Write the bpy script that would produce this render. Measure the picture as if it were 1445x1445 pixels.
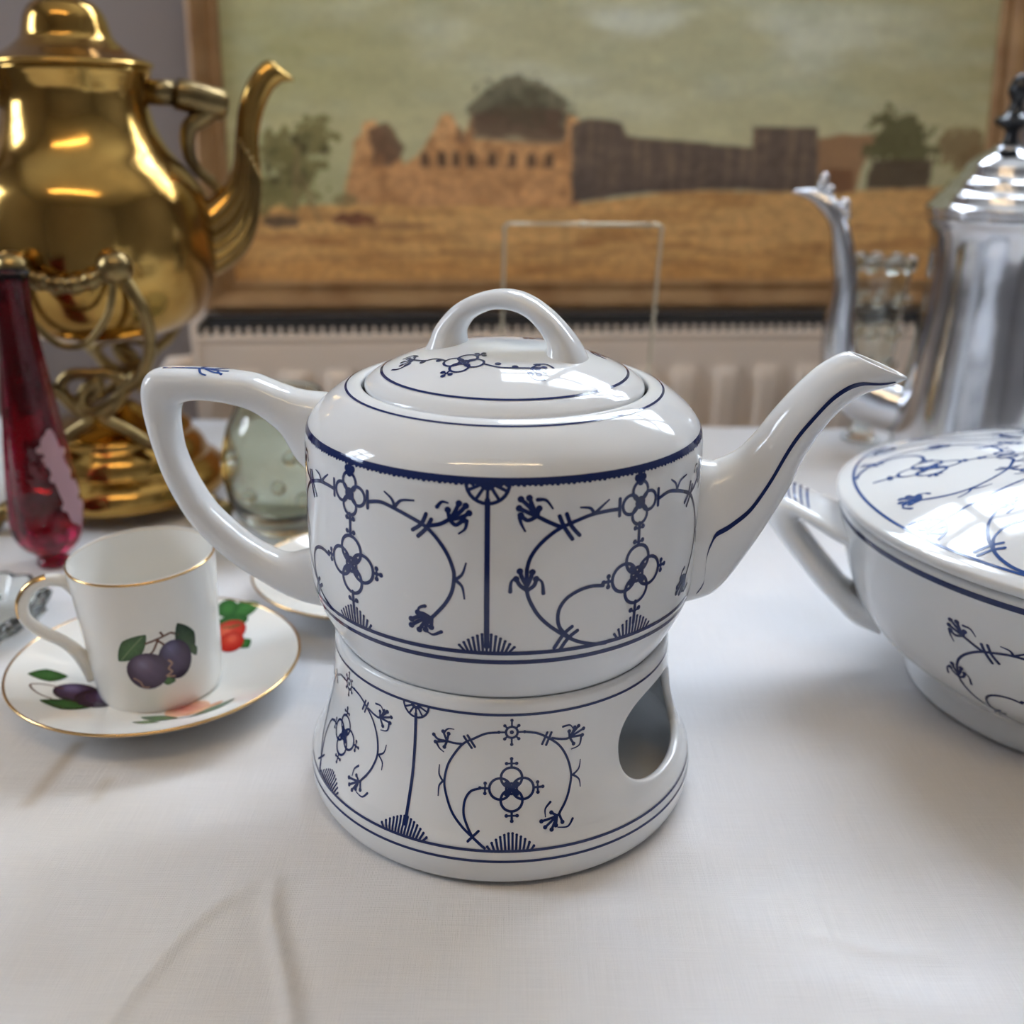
import bpy, bmesh, math, random
import numpy as np
from mathutils import Vector, Matrix
random.seed(4); rng = np.random.RandomState(7)
for o in list(bpy.data.objects): bpy.data.objects.remove(o)
scn = bpy.context.scene; COL = scn.collection
PI = math.pi; PSI = math.radians(6.7)          # the room stands 6.7 degrees off the table

# ------------------------------------------------------------------ camera
cd = bpy.data.cameras.new('camera'); cam = bpy.data.objects.new('camera', cd); COL.objects.link(cam)
cd.sensor_width = 36; cd.lens = 36; cd.clip_start = .01
_p, _r = .3636, .0149
fw = Vector((0, math.cos(_p), -math.sin(_p))); x0 = Vector((1, 0, 0)); u0 = x0.cross(fw)
cx_ = x0*math.cos(_r)+u0*math.sin(_r); cu_ = -x0*math.sin(_r)+u0*math.cos(_r)
cam.matrix_world = Matrix.Translation((.0032, -.3523, .2423)) @ Matrix((cx_, cu_, -fw)).transposed().to_4x4()
cd.dof.use_dof = True; cd.dof.focus_distance = .345; cd.dof.aperture_fstop = 7.6
scn.camera = cam
# ------------------------------------------------------------------ daylight, exposure
world = bpy.data.worlds.new('overcast_sky'); scn.world = world; world.use_nodes = True
bg = world.node_tree.nodes['Background']; bg.inputs[0].default_value = (.755, .858, 1.0, 1); bg.inputs[1].default_value = 14.5
LAMP_STRENGTH = 27.0
vs = scn.view_settings; vs.view_transform = 'Standard'; vs.look = 'None'; vs.gamma = 1; vs.use_curve_mapping = False
vs.exposure = 0.72
def portal(name, loc, rot, sx, sy):
    l = bpy.data.lights.new(name, 'AREA'); l.shape = 'RECTANGLE'; l.size = sx; l.size_y = sy; l.cycles.is_portal = True
    o = bpy.data.objects.new(name, l); COL.objects.link(o); o.location = loc; o.rotation_euler = rot
    return o
def rm(x, y, z=0):  # room -> world
    c, s = math.cos(PSI), math.sin(PSI); return Vector((c*x-s*y, s*x+c*y, z))
# room box (room coordinates)
RX0, RX1, RY0, RY1, RZ0, RZ1 = -1.55, 2.1, -2.7, .724, -.76, 1.75
W1 = (.02, 1.34, .70, 1.34)      # window in the back wall: x0,x1,z0,z1
W2 = (-.02, .46, .40, 1.25)     # window in the left wall: y0,y1,z0,z1
portal('daylight_portal_1', rm((W1[0]+W1[1])/2, RY1+.09, (W1[2]+W1[3])/2), (-PI/2, 0, PSI), W1[1]-W1[0], W1[3]-W1[2])
portal('daylight_portal_2', rm(RX0-.09, (W2[0]+W2[1])/2, (W2[2]+W2[3])/2), (0, -PI/2, PSI), W2[3]-W2[2], W2[1]-W2[0])

# ------------------------------------------------------------------ helpers
def lin(c):
    c = np.asarray(c, float)/255.; return np.where(c <= .04045, c/12.92, ((c+.055)/1.055)**2.4)
def L4(r, g, b): return tuple(float(v) for v in lin((r, g, b)))+(1,)
def tag(o, label=None, cat=None, group=None, kind=None):
    if label: o['label'] = label
    if cat: o['category'] = cat
    if group: o['group'] = group
    if kind: o['kind'] = kind
    return o
def thing(name, label, cat, loc=(0, 0, 0), rot=(0, 0, 0), group=None):
    o = bpy.data.objects.new(name, None); COL.objects.link(o); o.location = loc; o.rotation_euler = rot
    o.empty_display_size = .02
    return tag(o, label, cat, group)
def mesh(name, V, F, mat, parent=None, smooth=True, cols=None):
    me = bpy.data.meshes.new(name)
    me.from_pydata([tuple(v) for v in V], [], [tuple(f) for f in F]); me.update()
    if cols is not None:
        a = me.color_attributes.new('paint', 'FLOAT_COLOR', 'POINT')
        a.data.foreach_set('color', np.asarray(cols, np.float32).ravel())
    o = bpy.data.objects.new(name, me); COL.objects.link(o)
    if mat: me.materials.append(mat)
    bm = bmesh.new(); bm.from_mesh(me); bmesh.ops.recalc_face_normals(bm, faces=bm.faces); bm.to_mesh(me); bm.free()
    if smooth: me.polygons.foreach_set('use_smooth', [True]*len(me.polygons))
    if parent: o.parent = parent
    return o
def crom(pts, sub=8, closed=False):
    P = np.asarray(pts, float); n = len(P); out = []
    seg = n if closed else n-1
    for i in range(seg):
        if closed: a, b, c, d = P[(i-1) % n], P[i], P[(i+1) % n], P[(i+2) % n]
        else: a, b, c, d = P[max(i-1, 0)], P[i], P[i+1], P[min(i+2, n-1)]
        for k in range(sub):
            t = k/sub
            out.append(.5*((2*b)+(c-a)*t+(2*a-5*b+4*c-d)*t*t+(-a+3*b-3*c+d)*t**3))
    if not closed: out.append(P[-1])
    return np.array(out)
class Geo:
    def __init__(s): s.V = []; s.F = []
    def add(s, V, F):
        b = len(s.V); s.V += [tuple(v) for v in V]; s.F += [tuple(i+b for i in f) for f in F]; return s
    def grid(s, rings, closed=True, cap0=False, cap1=False):
        n = len(rings[0]); V = [p for r in rings for p in r]; F = []
        for i in range(len(rings)-1):
            for j in range(n if closed else n-1):
                k = (j+1) % n; F.append((i*n+j, i*n+k, (i+1)*n+k, (i+1)*n+j))
        if cap0: F.append(tuple(range(n))[::-1])
        if cap1: F.append(tuple((len(rings)-1)*n+j for j in range(n)))
        return s.add(V, F)
    def box(s, x0, x1, y0, y1, z0, z1):
        V = [(x, y, z) for z in (z0, z1) for y in (y0, y1) for x in (x0, x1)]
        return s.add(V, [(0, 2, 3, 1), (4, 5, 7, 6), (0, 1, 5, 4), (2, 6, 7, 3), (0, 4, 6, 2), (1, 3, 7, 5)])
    def tube(s, path, rad, n=12, closed=False, cap=True, flat=1.0):
        P = [Vector(p) for p in path]; m = len(P); rad = [rad]*m if np.isscalar(rad) else list(rad); rings = []; up = None
        for i in range(m):
            a = P[(i-1) % m] if (closed or i > 0) else P[i]; b = P[(i+1) % m] if (closed or i < m-1) else P[i]
            t = (b-a).normalized()
            if up is None:
                up = Vector((0, 0, 1)) if abs(t.z) < .9 else Vector((1, 0, 0))
            x = t.cross(up)
            if x.length < 1e-6: x = t.cross(Vector((0, 1, 0)))
            x.normalize(); y = x.cross(t).normalized(); up = y
            rings.append([P[i]+(x*math.cos(2*PI*k/n)+y*math.sin(2*PI*k/n)*flat)*rad[i] for k in range(n)])
        if closed: rings.append(rings[0])
        return s.grid(rings, True, cap and not closed, cap and not closed)
    def ball(s, c, r, n=12, m=8, sc=(1, 1, 1)):
        rings = [[(c[0]+r*sc[0]*math.sin(PI*i/m)*math.cos(2*PI*j/n), c[1]+r*sc[1]*math.sin(PI*i/m)*math.sin(2*PI*j/n), c[2]-r*sc[2]*math.cos(PI*i/m)) for j in range(n)] for i in range(1, m)]
        return s.grid(rings, True, True, True)
    def revolve(s, prof, n=96, cx=0, cy=0, lobes=None):
        """prof in mm (r,z); r~0 ends become caps"""
        rings = []
        for (r, z) in prof:
            rings.append([(cx+(r/1000.)*(1 if not lobes else lobes(2*PI*j/n, z))*math.sin(2*PI*j/n), cy-(r/1000.)*(1 if not lobes else lobes(2*PI*j/n, z))*math.cos(2*PI*j/n), z/1000.) for j in range(n)])
        return s.grid(rings, True, prof[0][0] > .05, prof[-1][0] > .05)
    def loft(s, S, n=40, ex=2.0, cap0=True, cap1=True):
        rings = [[loft_pt(sec, 2*PI*j/n, ex) for j in range(n)] for sec in S]
        return s.grid(rings, True, cap0, cap1)
    def obj(s, name, mat, parent=None, smooth=True, cols=None): return mesh(name, s.V, s.F, mat, parent, smooth, cols)
def loft_pt(sec, a, ex=2.0, eps=0):
    C, U, W = sec; c, q = math.cos(a), math.sin(a)
    e = 2./ex; fu = math.copysign(abs(q)**e, q); fwd = math.copysign(abs(c)**e, c)
    ul, wl = U.length, W.length
    return C+U*fu*(1+eps/max(ul, 1e-5))+W*fwd*(1+eps/max(wl, 1e-5))
def pair_sections(up, lo, w, d, sub=6, org=Vector((0, 0, 0))):
    """sections from paired in-plane outline points (mm), half widths (mm), plane direction d"""
    A = crom([list(a)+list(b)+[c] for a, b, c in zip(up, lo, w)], sub)/1000.
    nrm = Vector((0, 0, 1)).cross(d).normalized()   # d x-like -> nrm y-like
    S = []
    for ur, uz, lr, lz, ww in A:
        a = d*ur+Vector((0, 0, uz)); b = d*lr+Vector((0, 0, lz))
        S.append((org+(a+b)/2, (a-b)/2, -nrm*ww))   # cos>0 = toward the camera side
    return S
# prints: strokes in a flat pattern laid on a surface by a mapping f(s_mm, v_mm) -> point a hair above the glaze
class Print:
    def __init__(s, f): s.f = f; s.V = []; s.F = []
    def strip(s, P, w):
        P = np.asarray(P, float); m = len(P)
        if np.isscalar(w): w = np.full(m, w)
        T = np.gradient(P, axis=0); T /= (np.linalg.norm(T, axis=1)[:, None]+1e-9); N = np.stack([-T[:, 1], T[:, 0]], -1)
        b = len(s.V)
        for p, n, ww in zip(P, N, w):
            for k in (-.5, 0, .5): s.V.append(tuple(s.f(*(p+n*ww*k))))
        for i in range(m-1):
            for k in range(2):
                a = b+i*3+k; s.F.append((a, a+1, a+4, a+3))
    def stroke(s, pts, w, taper=False, ends=True):
        P = np.asarray(pts, float)
        P = crom(P, 8) if len(P) > 2 else np.array([P[0]+(P[1]-P[0])*t for t in np.linspace(0, 1, 7)])
        ww = w*(1-.6*np.linspace(0, 1, len(P))) if taper else w
        s.strip(P, ww)
        if ends: s.dot(P[0], w/2); s.dot(P[-1], (w/2 if not taper else w*.25))
    def dot(s, p, r, n=12):
        b = len(s.V); s.V.append(tuple(s.f(*p)))
        for k in range(n): s.V.append(tuple(s.f(p[0]+r*math.cos(2*PI*k/n), p[1]+r*math.sin(2*PI*k/n))))
        for k in range(n): s.F.append((b, b+1+k, b+1+(k+1) % n))
    def ring(s, p, r, w, a0=0, a1=2*PI, ry=None, rot=0):
        ry = r if ry is None else ry; n = max(10, int(28*(a1-a0)/(2*PI)))
        pts = []
        for t in np.linspace(a0, a1, n+1):
            x, y = r*math.cos(t), ry*math.sin(t); pts.append((p[0]+x*math.cos(rot)-y*math.sin(rot), p[1]+x*math.sin(rot)+y*math.cos(rot)))
        s.strip(pts, w)
    def trefoil(s, p, a, l, w, r):
        """little stalk with three berries leaving p in direction a"""
        d = np.array((math.cos(a), math.sin(a))); n = np.array((-d[1], d[0])); p = np.array(p, float)
        s.stroke([p, p+d*l], w); s.dot(p+d*l, r); m = p+d*l*.45
        s.stroke([m-n*l*.55, m+n*l*.55], w*.8); s.dot(m-n*l*.55, r); s.dot(m+n*l*.55, r)
    def quatre(s, p, rp, off, w, tips=(0, 90, 180, 270), tl=3.0, tr=.75, rot=0, ctr=True):
        for k in range(4):
            a = math.radians(90*k+rot); s.ring((p[0]+off*math.cos(a), p[1]+off*math.sin(a)), rp, w)
        if ctr:
            s.ring(p, rp*.50, w*1.0); s.dot(p, rp*.2)
            for k in range(4):
                a = math.radians(90*k+45+rot); s.stroke([(p[0]+rp*.45*math.cos(a), p[1]+rp*.45*math.sin(a)), (p[0]+off*.72*math.cos(a), p[1]+off*.72*math.sin(a))], w*1.2)
        for t in tips:
            a = math.radians(t+rot); s.trefoil((p[0]+(off+rp)*math.cos(a), p[1]+(off+rp)*math.sin(a)), a, tl, w*.9, tr)
    def fan(s, p, hw, hh, n, w):
        for k in range(n):
            u = -1+2*k/(n-1); l = hh*(1-.72*abs(u)**1.5)
            a = (p[0]+u*hw*.82, p[1]); b = (p[0]+u*hw, p[1]+l)
            s.stroke([a, b], w); s.dot(b, w*.62)
    def rosette(s, p, r, w):
        s.ring(p, r, w, PI, 2*PI); s.ring(p, r*.32, w, PI, 2*PI)
        for a in (205, 237, 270, 303, 335): s.stroke([(p[0]+r*.2*math.cos(math.radians(a)), p[1]+r*.2*math.sin(math.radians(a))), (p[0]+r*math.cos(math.radians(a)), p[1]+r*math.sin(math.radians(a)))], w*.9)
    def obj(s, name, mat, parent): 
        o = mesh(name, s.V, s.F, mat, parent); return o
def profile_fn(prof):
    """prof (r,z) mm dense, monotone in z: returns f(z)->(r, nr, nz)"""
    A = np.asarray(prof, float); o = np.argsort(A[:, 1]); A = A[o]
    def f(z):
        r = np.interp(z, A[:, 1], A[:, 0]); d = (np.interp(z+.6, A[:, 1], A[:, 0])-np.interp(z-.6, A[:, 1], A[:, 0]))/1.2
        n = math.hypot(1, d); return r, 1/n, -d/n
    return f
def wall_map(pf, th0, Rm, eps=.10, dz=0):
    def f(s_, v):
        r, nr, nz = pf(v); th = th0+s_/Rm; R = (r+eps*nr)/1000.
        return (R*math.sin(th), -R*math.cos(th), (v+dz+eps*nz)/1000.)
    return f

# ------------------------------------------------------------------ materials
def M(name): 
    m = bpy.data.materials.new(name); m.use_nodes = True; return m, m.node_tree.nodes, m.node_tree.links, m.node_tree.nodes['Principled BSDF']
def pr(name, col, rough=.5, metal=0, trans=0, ior=1.45, spec=.5, coat=0, bump=None, var=None):
    m, N, K, P = M(name)
    P.inputs['Base Color'].default_value = col if len(col) == 4 else tuple(col)+(1,)
    P.inputs['Roughness'].default_value = rough; P.inputs['Metallic'].default_value = metal
    P.inputs['Transmission Weight'].default_value = trans; P.inputs['IOR'].default_value = ior; P.inputs['Specular IOR Level'].default_value = spec
    P.inputs['Coat Weight'].default_value = coat
    tc = N.new('ShaderNodeTexCoord')
    if bump:
        n = N.new('ShaderNodeTexNoise'); n.inputs['Scale'].default_value = bump[0]; n.inputs['Detail'].default_value = 3
        b = N.new('ShaderNodeBump'); b.inputs['Strength'].default_value = bump[1]; b.inputs['Distance'].default_value = bump[2]
        K.new(tc.outputs['Object'], n.inputs['Vector']); K.new(n.outputs['Fac'], b.inputs['Height']); K.new(b.outputs['Normal'], P.inputs['Normal'])
    if var:
        n = N.new('ShaderNodeTexNoise'); n.inputs['Scale'].default_value = var[0]; n.inputs['Detail'].default_value = 4
        mx = N.new('ShaderNodeMix'); mx.data_type = 'RGBA'; mx.inputs[6].default_value = P.inputs['Base Color'].default_value; mx.inputs[7].default_value = tuple(var[1])+(1,)
        rp = N.new('ShaderNodeMapRange'); rp.inputs[1].default_value = .4; rp.inputs[2].default_value = .7
        K.new(tc.outputs['Object'], n.inputs['Vector']); K.new(n.outputs['Fac'], rp.inputs[0]); K.new(rp.outputs[0], mx.inputs[0]); K.new(mx.outputs[2], P.inputs['Base Color'])
    return m
def painted(name, rough=.5, spec=.5, bump=None):
    m = pr(name, (1, 1, 1), rough, spec=spec, bump=bump); N, K = m.node_tree.nodes, m.node_tree.links
    a = N.new('ShaderNodeAttribute'); a.attribute_name = 'paint'; K.new(a.outputs['Color'], N['Principled BSDF'].inputs['Base Color']); return m
PORC = pr('porcelain', (.74, .75, .755), .06, bump=(30, .02, .002))
COBALT = pr('cobalt_glaze', (.011, .023, .105), .09)
COBALT2 = pr('cobalt_glaze_pale', (.035, .085, .27), .09)
BONE = pr('bone_china', (.82, .80, .75), .08)
GOLD = pr('gilding', (.72, .46, .20), .18, metal=1)
BRASS = pr('polished_brass', (.53, .325, .09), .15, metal=1, bump=(28, .16, .004), var=(16, (.28, .15, .036)))
BRASSD = pr('tarnished_brass', (.34, .24, .10), .28, metal=1, bump=(120, .25, .002), var=(40, (.16, .11, .05)))
SILVER = pr('silver_plate', (.66, .66, .68), .12, metal=1, bump=(18, .10, .004), var=(14, (.45, .45, .47)))
BLACK = pr('black_finial', (.012, .013, .016), .22)
RUBY = pr('ruby_glass', (.40, .012, .055), .03, trans=1, ior=1.5, bump=(45, .25, .004))
FROST = pr('white_enamel', (.42, .25, .28), .4)
GLASS = pr('clear_glass', (.93, .95, .91), .02, trans=1, ior=1.48)
MURKY = pr('greenish_glass', (.80, .83, .73), .07, trans=1, ior=1.48)
WIRE = pr('gilt_wire', (.62, .56, .42), .3, metal=.8)
WALLM = pr('wall_paint', L4(146, 136, 133), .85, bump=(160, .15, .002))
ROOMM = pr('room_paint', L4(158, 155, 156), .9, bump=(120, .1, .002))
CEILM = pr('ceiling_paint', L4(225, 222, 215), .9, bump=(120, .1, .002))
FLOORM = pr('floor_boards', L4(120, 88, 62), .5, var=(4, (.10, .06, .03)), bump=(30, .1, .002))
RADM = pr('radiator_enamel', L4(226, 210, 194), .35, bump=(60, .05, .001))
DARK = pr('void_shade', (.010, .011, .013), .8)
FRAMEM = pr('frame_gilt_wood', L4(160, 124, 82), .55, var=(30, tuple(lin((136, 98, 58)))), bump=(90, .15, .002))
WINM = pr('window_frame_white', (.75, .75, .73), .4)
WOOD = pr('table_wood', L4(110, 74, 46), .45, var=(6, (.07, .035, .015)))
PAINT = painted('oil_paint', .42, .4, bump=(220, .25, .0012))
DECAL = painted('enamel_transfer', .14)
def lampmat():
    m, N, K, P = M('lamp_glow'); P.inputs['Emission Color'].default_value = (1, .72, .40, 1); P.inputs['Emission Strength'].default_value = LAMP_STRENGTH; return m
def panemat():
    m, N, K, P = M('window_pane'); t = N.new('ShaderNodeBsdfTransparent'); g = N.new('ShaderNodeBsdfGlossy'); g.inputs['Roughness'].default_value = .02
    x = N.new('ShaderNodeMixShader'); x.inputs[0].default_value = .05; K.new(t.outputs[0], x.inputs[1]); K.new(g.outputs[0], x.inputs[2]); K.new(x.outputs[0], N['Material Output'].inputs[0]); return m
def linen():
    m, N, K, P = M('linen'); P.inputs['Roughness'].default_value = .85; P.inputs['Specular IOR Level'].default_value = .2
    P.inputs['Sheen Weight'].default_value = .05
    tc = N.new('ShaderNodeTexCoord')
    def stretched(sx, sy, sc):
        mp = N.new('ShaderNodeMapping'); mp.inputs['Scale'].default_value = (sx, sy, 1); n = N.new('ShaderNodeTexNoise'); n.inputs['Scale'].default_value = sc; n.inputs['Detail'].default_value = 3
        K.new(tc.outputs['Object'], mp.inputs[0]); K.new(mp.outputs[0], n.inputs['Vector']); return n
    a = stretched(60, 1, 40); b = stretched(1, 60, 40)
    def wave(d, sc):
        w = N.new('ShaderNodeTexWave'); w.bands_direction = d; w.inputs['Scale'].default_value = sc; w.inputs['Distortion'].default_value = .6; w.inputs['Detail'].default_value = 1; K.new(tc.outputs['Object'], w.inputs['Vector']); return w
    wx, wy = wave('X', 620), wave('Y', 620)
    def add(p, q, op='ADD', k=None):
        n = N.new('ShaderNodeMath'); n.operation = op; K.new(p, n.inputs[0])
        if q is not None: K.new(q, n.inputs[1])
        else: n.inputs[1].default_value = k
        return n.outputs[0]
    thr = add(a.outputs['Fac'], b.outputs['Fac']); wv = add(wx.outputs['Fac'], wy.outputs['Fac'])
    h = add(add(thr, None, 'MULTIPLY', 1.6), add(wv, None, 'MULTIPLY', .35))
    bp = N.new('ShaderNodeBump'); bp.inputs['Strength'].default_value = .35; bp.inputs['Distance'].default_value = .0006; K.new(h, bp.inputs['Height']); K.new(bp.outputs[0], P.inputs['Normal'])
    at = N.new('ShaderNodeAttribute'); at.attribute_name = 'paint'
    rg = N.new('ShaderNodeMapRange'); rg.inputs[1].default_value = .7; rg.inputs[2].default_value = 1.3; rg.inputs[3].default_value = .95; rg.inputs[4].default_value = 1.03; K.new(thr, rg.inputs[0])
    mx = N.new('ShaderNodeMix'); mx.data_type = 'RGBA'; mx.blend_type = 'MULTIPLY'; mx.inputs[0].default_value = 1; K.new(at.outputs['Color'], mx.inputs[6]); K.new(rg.outputs[0], mx.inputs[7]); K.new(mx.outputs[2], P.inputs['Base Color'])
    return m
LAMPM, PANEM, LINEN = lampmat(), panemat(), linen()

# ------------------------------------------------------------------ the room
def struct(o): o['kind'] = 'structure'; o.rotation_euler.z = PSI; return o
T = .10
g = Geo(); g.box(RX0-T, RX1+T, RY0-T, RY1+T, RZ0-.05, RZ0); struct(g.obj('floor', FLOORM, None, False))
g = Geo(); g.box(RX0-T, RX1+T, RY0-T, RY1+T, RZ1, RZ1+.05); struct(g.obj('ceiling', CEILM, None, False))
g = Geo()
g.box(RX0, W1[0], RY1, RY1+T, RZ0, RZ1); g.box(W1[1], RX1, RY1, RY1+T, RZ0, RZ1); g.box(W1[0], W1[1], RY1, RY1+T, RZ0, W1[2]); g.box(W1[0], W1[1], RY1, RY1+T, W1[3], RZ1)
struct(g.obj('wall_back', WALLM, None, False))
g = Geo()
g.box(RX0-T, RX0, RY0, W2[0], RZ0, RZ1); g.box(RX0-T, RX0, W2[1], RY1+T, RZ0, RZ1); g.box(RX0-T, RX0, W2[0], W2[1], RZ0, W2[2]); g.box(RX0-T, RX0, W2[0], W2[1], W2[3], RZ1)
struct(g.obj('wall_left', ROOMM, None, False))
g = Geo(); g.box(RX1, RX1+T, RY0, RY1+T, RZ0, RZ1); struct(g.obj('wall_right', ROOMM, None, False))
g = Geo(); g.box(RX0-T, RX1+T, RY0-T, RY0, RZ0, RZ1); struct(g.obj('wall_front', ROOMM, None, False))
def window(name, a0, a1, z0, z1, nx, nz, put):
    w = bpy.data.objects.new(name, None); COL.objects.link(w); struct(w)
    fr = .045; bar = .045 if nx > 2 else .03
    def part(nm, A0, A1, Z0, Z1, d0, d1, mat):
        g = Geo(); g.box(*put(A0, A1, d0, d1), Z0, Z1); o = g.obj(nm, mat, w, False); return o
    for (A0, A1, Z0, Z1) in ((a0, a1, z0, z0+fr), (a0, a1, z1-fr, z1), (a0, a0+fr, z0+fr, z1-fr), (a1-fr, a1, z0+fr, z1-fr)): part('window_frame', A0, A1, Z0, Z1, .02, .07, WINM)
    for i in range(1, nx): c = a0+(a1-a0)*i/nx; part('glazing_bar', c-bar/2, c+bar/2, z0+fr, z1-fr, .03, .06, WINM)
    for i in range(1, nz): c = z0+(z1-z0)*i/nz; part('glazing_bar', a0+fr, a1-fr, c-bar/2, c+bar/2, .031, .059, WINM)
    for i in range(nx):
        for k in range(nz):
            A0, A1 = a0+(a1-a0)*i/nx, a0+(a1-a0)*(i+1)/nx; Z0, Z1 = z0+(z1-z0)*k/nz, z0+(z1-z0)*(k+1)/nz
            part('pane', A0+.008, A1-.008, Z0+.008, Z1-.008, .044, .046, PANEM)
window('window_1', *W1, 4, 2, lambda a, b, d0, d1: (a, b, RY1+d0, RY1+d1))
window('window_2', *W2, 2, 3, lambda a, b, d0, d1: (RX0-d1, RX0-d0, a, b))
# ceiling tube lamp
lp = thing('ceiling_lamp', 'long warm strip lamp fixed under the ceiling behind the table', 'lamp', (-.12, -.80, RZ1-.035))
g = Geo(); g.box(-.66, .66, -.035, .035, .005, .034); g.obj('housing', WINM, lp, False)
g = Geo(); g.tube([(-.62, 0, -.014), (.62, 0, -.014)], .011, 16); g.obj('tube', LAMPM, lp)
for sx in (-1, 1):
    g = Geo(); g.box(sx*.64-.018, sx*.64+.018, -.022, .022, -.040, .006); g.obj('end_cap', WINM, lp, False)

# ------------------------------------------------------------------ radiator
RT = .0715; RYF = .575
rad = thing('radiator', 'cream panel radiator with a slotted top grille, under the landscape painting', 'radiator', (0, 0, 0), (0, 0, PSI))
rx0, rx1 = -.215, 1.25
def ridge(x, z):
    u = ((x-.012)/.0405) % 1.0; k = min(1, max(0, (u-.18)/.10)) if u < .5 else min(1, max(0, (.82-u)/.10))
    m = min(1, max(0, (.030-z)/.010)); return k*m
xs = np.arange(rx0, rx1, .0027); zs = [RT-.0115, RT-.018, .045, .034, .031, .029, .027, .025, .022, .018, .0, -.1, -.3, -.55]
g = Geo(); V = [(x, RYF+.0095-.0060*ridge(x, z)-.004*(1 if z < .06 else 0), z) for z in zs for x in xs]; n = len(xs)
g.add(V, [(i*n+j, i*n+j+1, (i+1)*n+j+1, (i+1)*n+j) for i in range(len(zs)-1) for j in range(n-1)])
g.obj('front_panel', RADM, rad)
g = Geo()
pts = [(RYF+.003, RT-.013), (RYF+.004, RT-.0115), (RYF+.007, RT-.011), (RYF+.012, RT-.011), (RYF+.012, RT-.018), (RYF+.006, RT-.018)]
g.grid([[(x, y, z) for y, z in pts] for x in (rx0, rx1)], True, True, True); g.obj('top_rail', RADM, rad, False)
g = Geo(); g.box(rx0, rx1, RYF+.066, RYF+.090, RT-.012, RT); g.obj('rear_rail', RADM, rad, False)
g = Geo(); g.box(rx0+.003, rx1, RYF+.013, RYF+.085, -.55, RT-.0035); g.obj('slot_shade_box', DARK, rad, False)  # near-black filler box: the shade inside the grille slots, put in as colour
for x in (rx0, rx1):
    g = Geo(); g.box(x-.003, x+.003, RYF+.004, RYF+.09, -.55, RT); g.obj('side_panel', RADM, rad, False)
gb = Geo(); gb.box(-.0017, .0017, RYF+.0060, RYF+.011, RT-.0115, RT-.0045); slat0 = None
x = rx0+.010
while x < rx1-.005:
    if slat0 is None: slat0 = gb.obj('grille_bar', RADM, rad, False); o = slat0
    else: o = bpy.data.objects.new('grille_bar', slat0.data); COL.objects.link(o); o.parent = rad
    o.location.x = x; x += .0093
g = Geo(); g.tube([(rx0-.035, RYF+.04, -.74), (rx0-.035, RYF+.04, .02), (rx0-.030, RYF+.04, .028), (rx0-.002, RYF+.04, .03)], .0075, 12); g.obj('pipe', RADM, rad)
for x in (rx0+.1, rx1-.1):
    g = Geo(); g.box(x-.02, x+.02, RYF+.03, RYF+.07, RZ0, -.53); g.obj('foot', RADM, rad, False)
    g = Geo(); g.box(x-.02, x+.02, RYF+.085, RY1, -.1, -.05); g.obj('wall_bracket', RADM, rad, False)

# ------------------------------------------------------------------ painting
def vnoise(X, Y, seed):
    r = np.random.RandomState(seed).rand(64, 64); xi = np.floor(X).astype(int); yi = np.floor(Y).astype(int); fx = X-xi; fy = Y-yi
    fx = fx*fx*(3-2*fx); fy = fy*fy*(3-2*fy); q = lambda a, b: r[a % 64, b % 64]
    return (q(xi, yi)*(1-fx)+q(xi+1, yi)*fx)*(1-fy)+(q(xi, yi+1)*(1-fx)+q(xi+1, yi+1)*fx)*fy
def fbm(X, Y, seed, o=4): return sum(vnoise(X*2**k, Y*2**k, seed+k)/2**k for k in range(o))/sum(1/2**k for k in range(o))
CX0, CX1, CZ0, CZ1 = -.185, .545, .100, .600
nu, nv = 440, 300
U, Vv = np.meshgrid(np.linspace(CX0, CX1, nu), np.linspace(CZ0, CZ1, nv)); Um, Vm = U*1000, Vv*1000
def mixc(C, col, a):
    a = np.clip(a, 0, 1)[..., None]; return C*(1-a)+np.array(col, float)*a
n1 = fbm(Um/90, Vm/28, 3); n2 = fbm(Um/40, Vm/14, 11); n3 = fbm(Um/9, Vm/9, 21); n4 = fbm(Um/60, Vm/6, 31)
C = np.zeros(U.shape+(3,)); C[:] = (154, 153, 126)
C = mixc(C, (138, 136, 98), np.clip((-Um+60)/250, 0, .8)); C = mixc(C, (134, 128, 96), np.clip((Um-330)/260, 0, .8))
C = mixc(C, (176, 180, 170), np.clip((n1-.40)*3.2, 0, 1)*np.clip((Vm-225)/90, .15, 1)*np.exp(-((Um-200)/260)**2))
C = mixc(C, (146, 150, 128), np.clip((.48-n2)*1.6, 0, .5)); C = mixc(C, (168, 162, 128), np.clip(1-abs(Vm-235)/40, 0, 1)*.45)
def poly(pts, wob=3.0, soft=2.0):
    X = Um+(n3-.5)*wob*2; Y = Vm+(n2-.5)*wob*2; P = np.array(pts, float); ins = np.zeros(X.shape, bool); dm = np.full(X.shape, 1e9)
    for i in range(len(P)):
        a, b = P[i], P[(i+1) % len(P)]; c = ((a[1] > Y) != (b[1] > Y)); xx = (b[0]-a[0])*(Y-a[1])/(b[1]-a[1]+1e-9)+a[0]; ins ^= c & (X < xx)
        ab = b-a; t = np.clip(((X-a[0])*ab[0]+(Y-a[1])*ab[1])/(ab@ab+1e-9), 0, 1); dm = np.minimum(dm, np.hypot(X-a[0]-t*ab[0], Y-a[1]-t*ab[1]))
    return np.clip(.5+np.where(ins, dm, -dm)/soft, 0, 1)
def blob(x, y, rx, ry, rag=.9): 
    d = np.hypot((Um-x)/rx, (Vm-y)/ry)+(fbm(Um/7, Vm/7, int(x*7+y) % 50)-.5)*rag; return np.clip((1-d)*5, 0, 1)
hz = np.interp(U[0]*1000, [-190, -136, 147, 240, 372, 480, 560], [170, 168, 172, 184, 183, 188, 190])[None, :]+(n3-.5)*3
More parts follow.
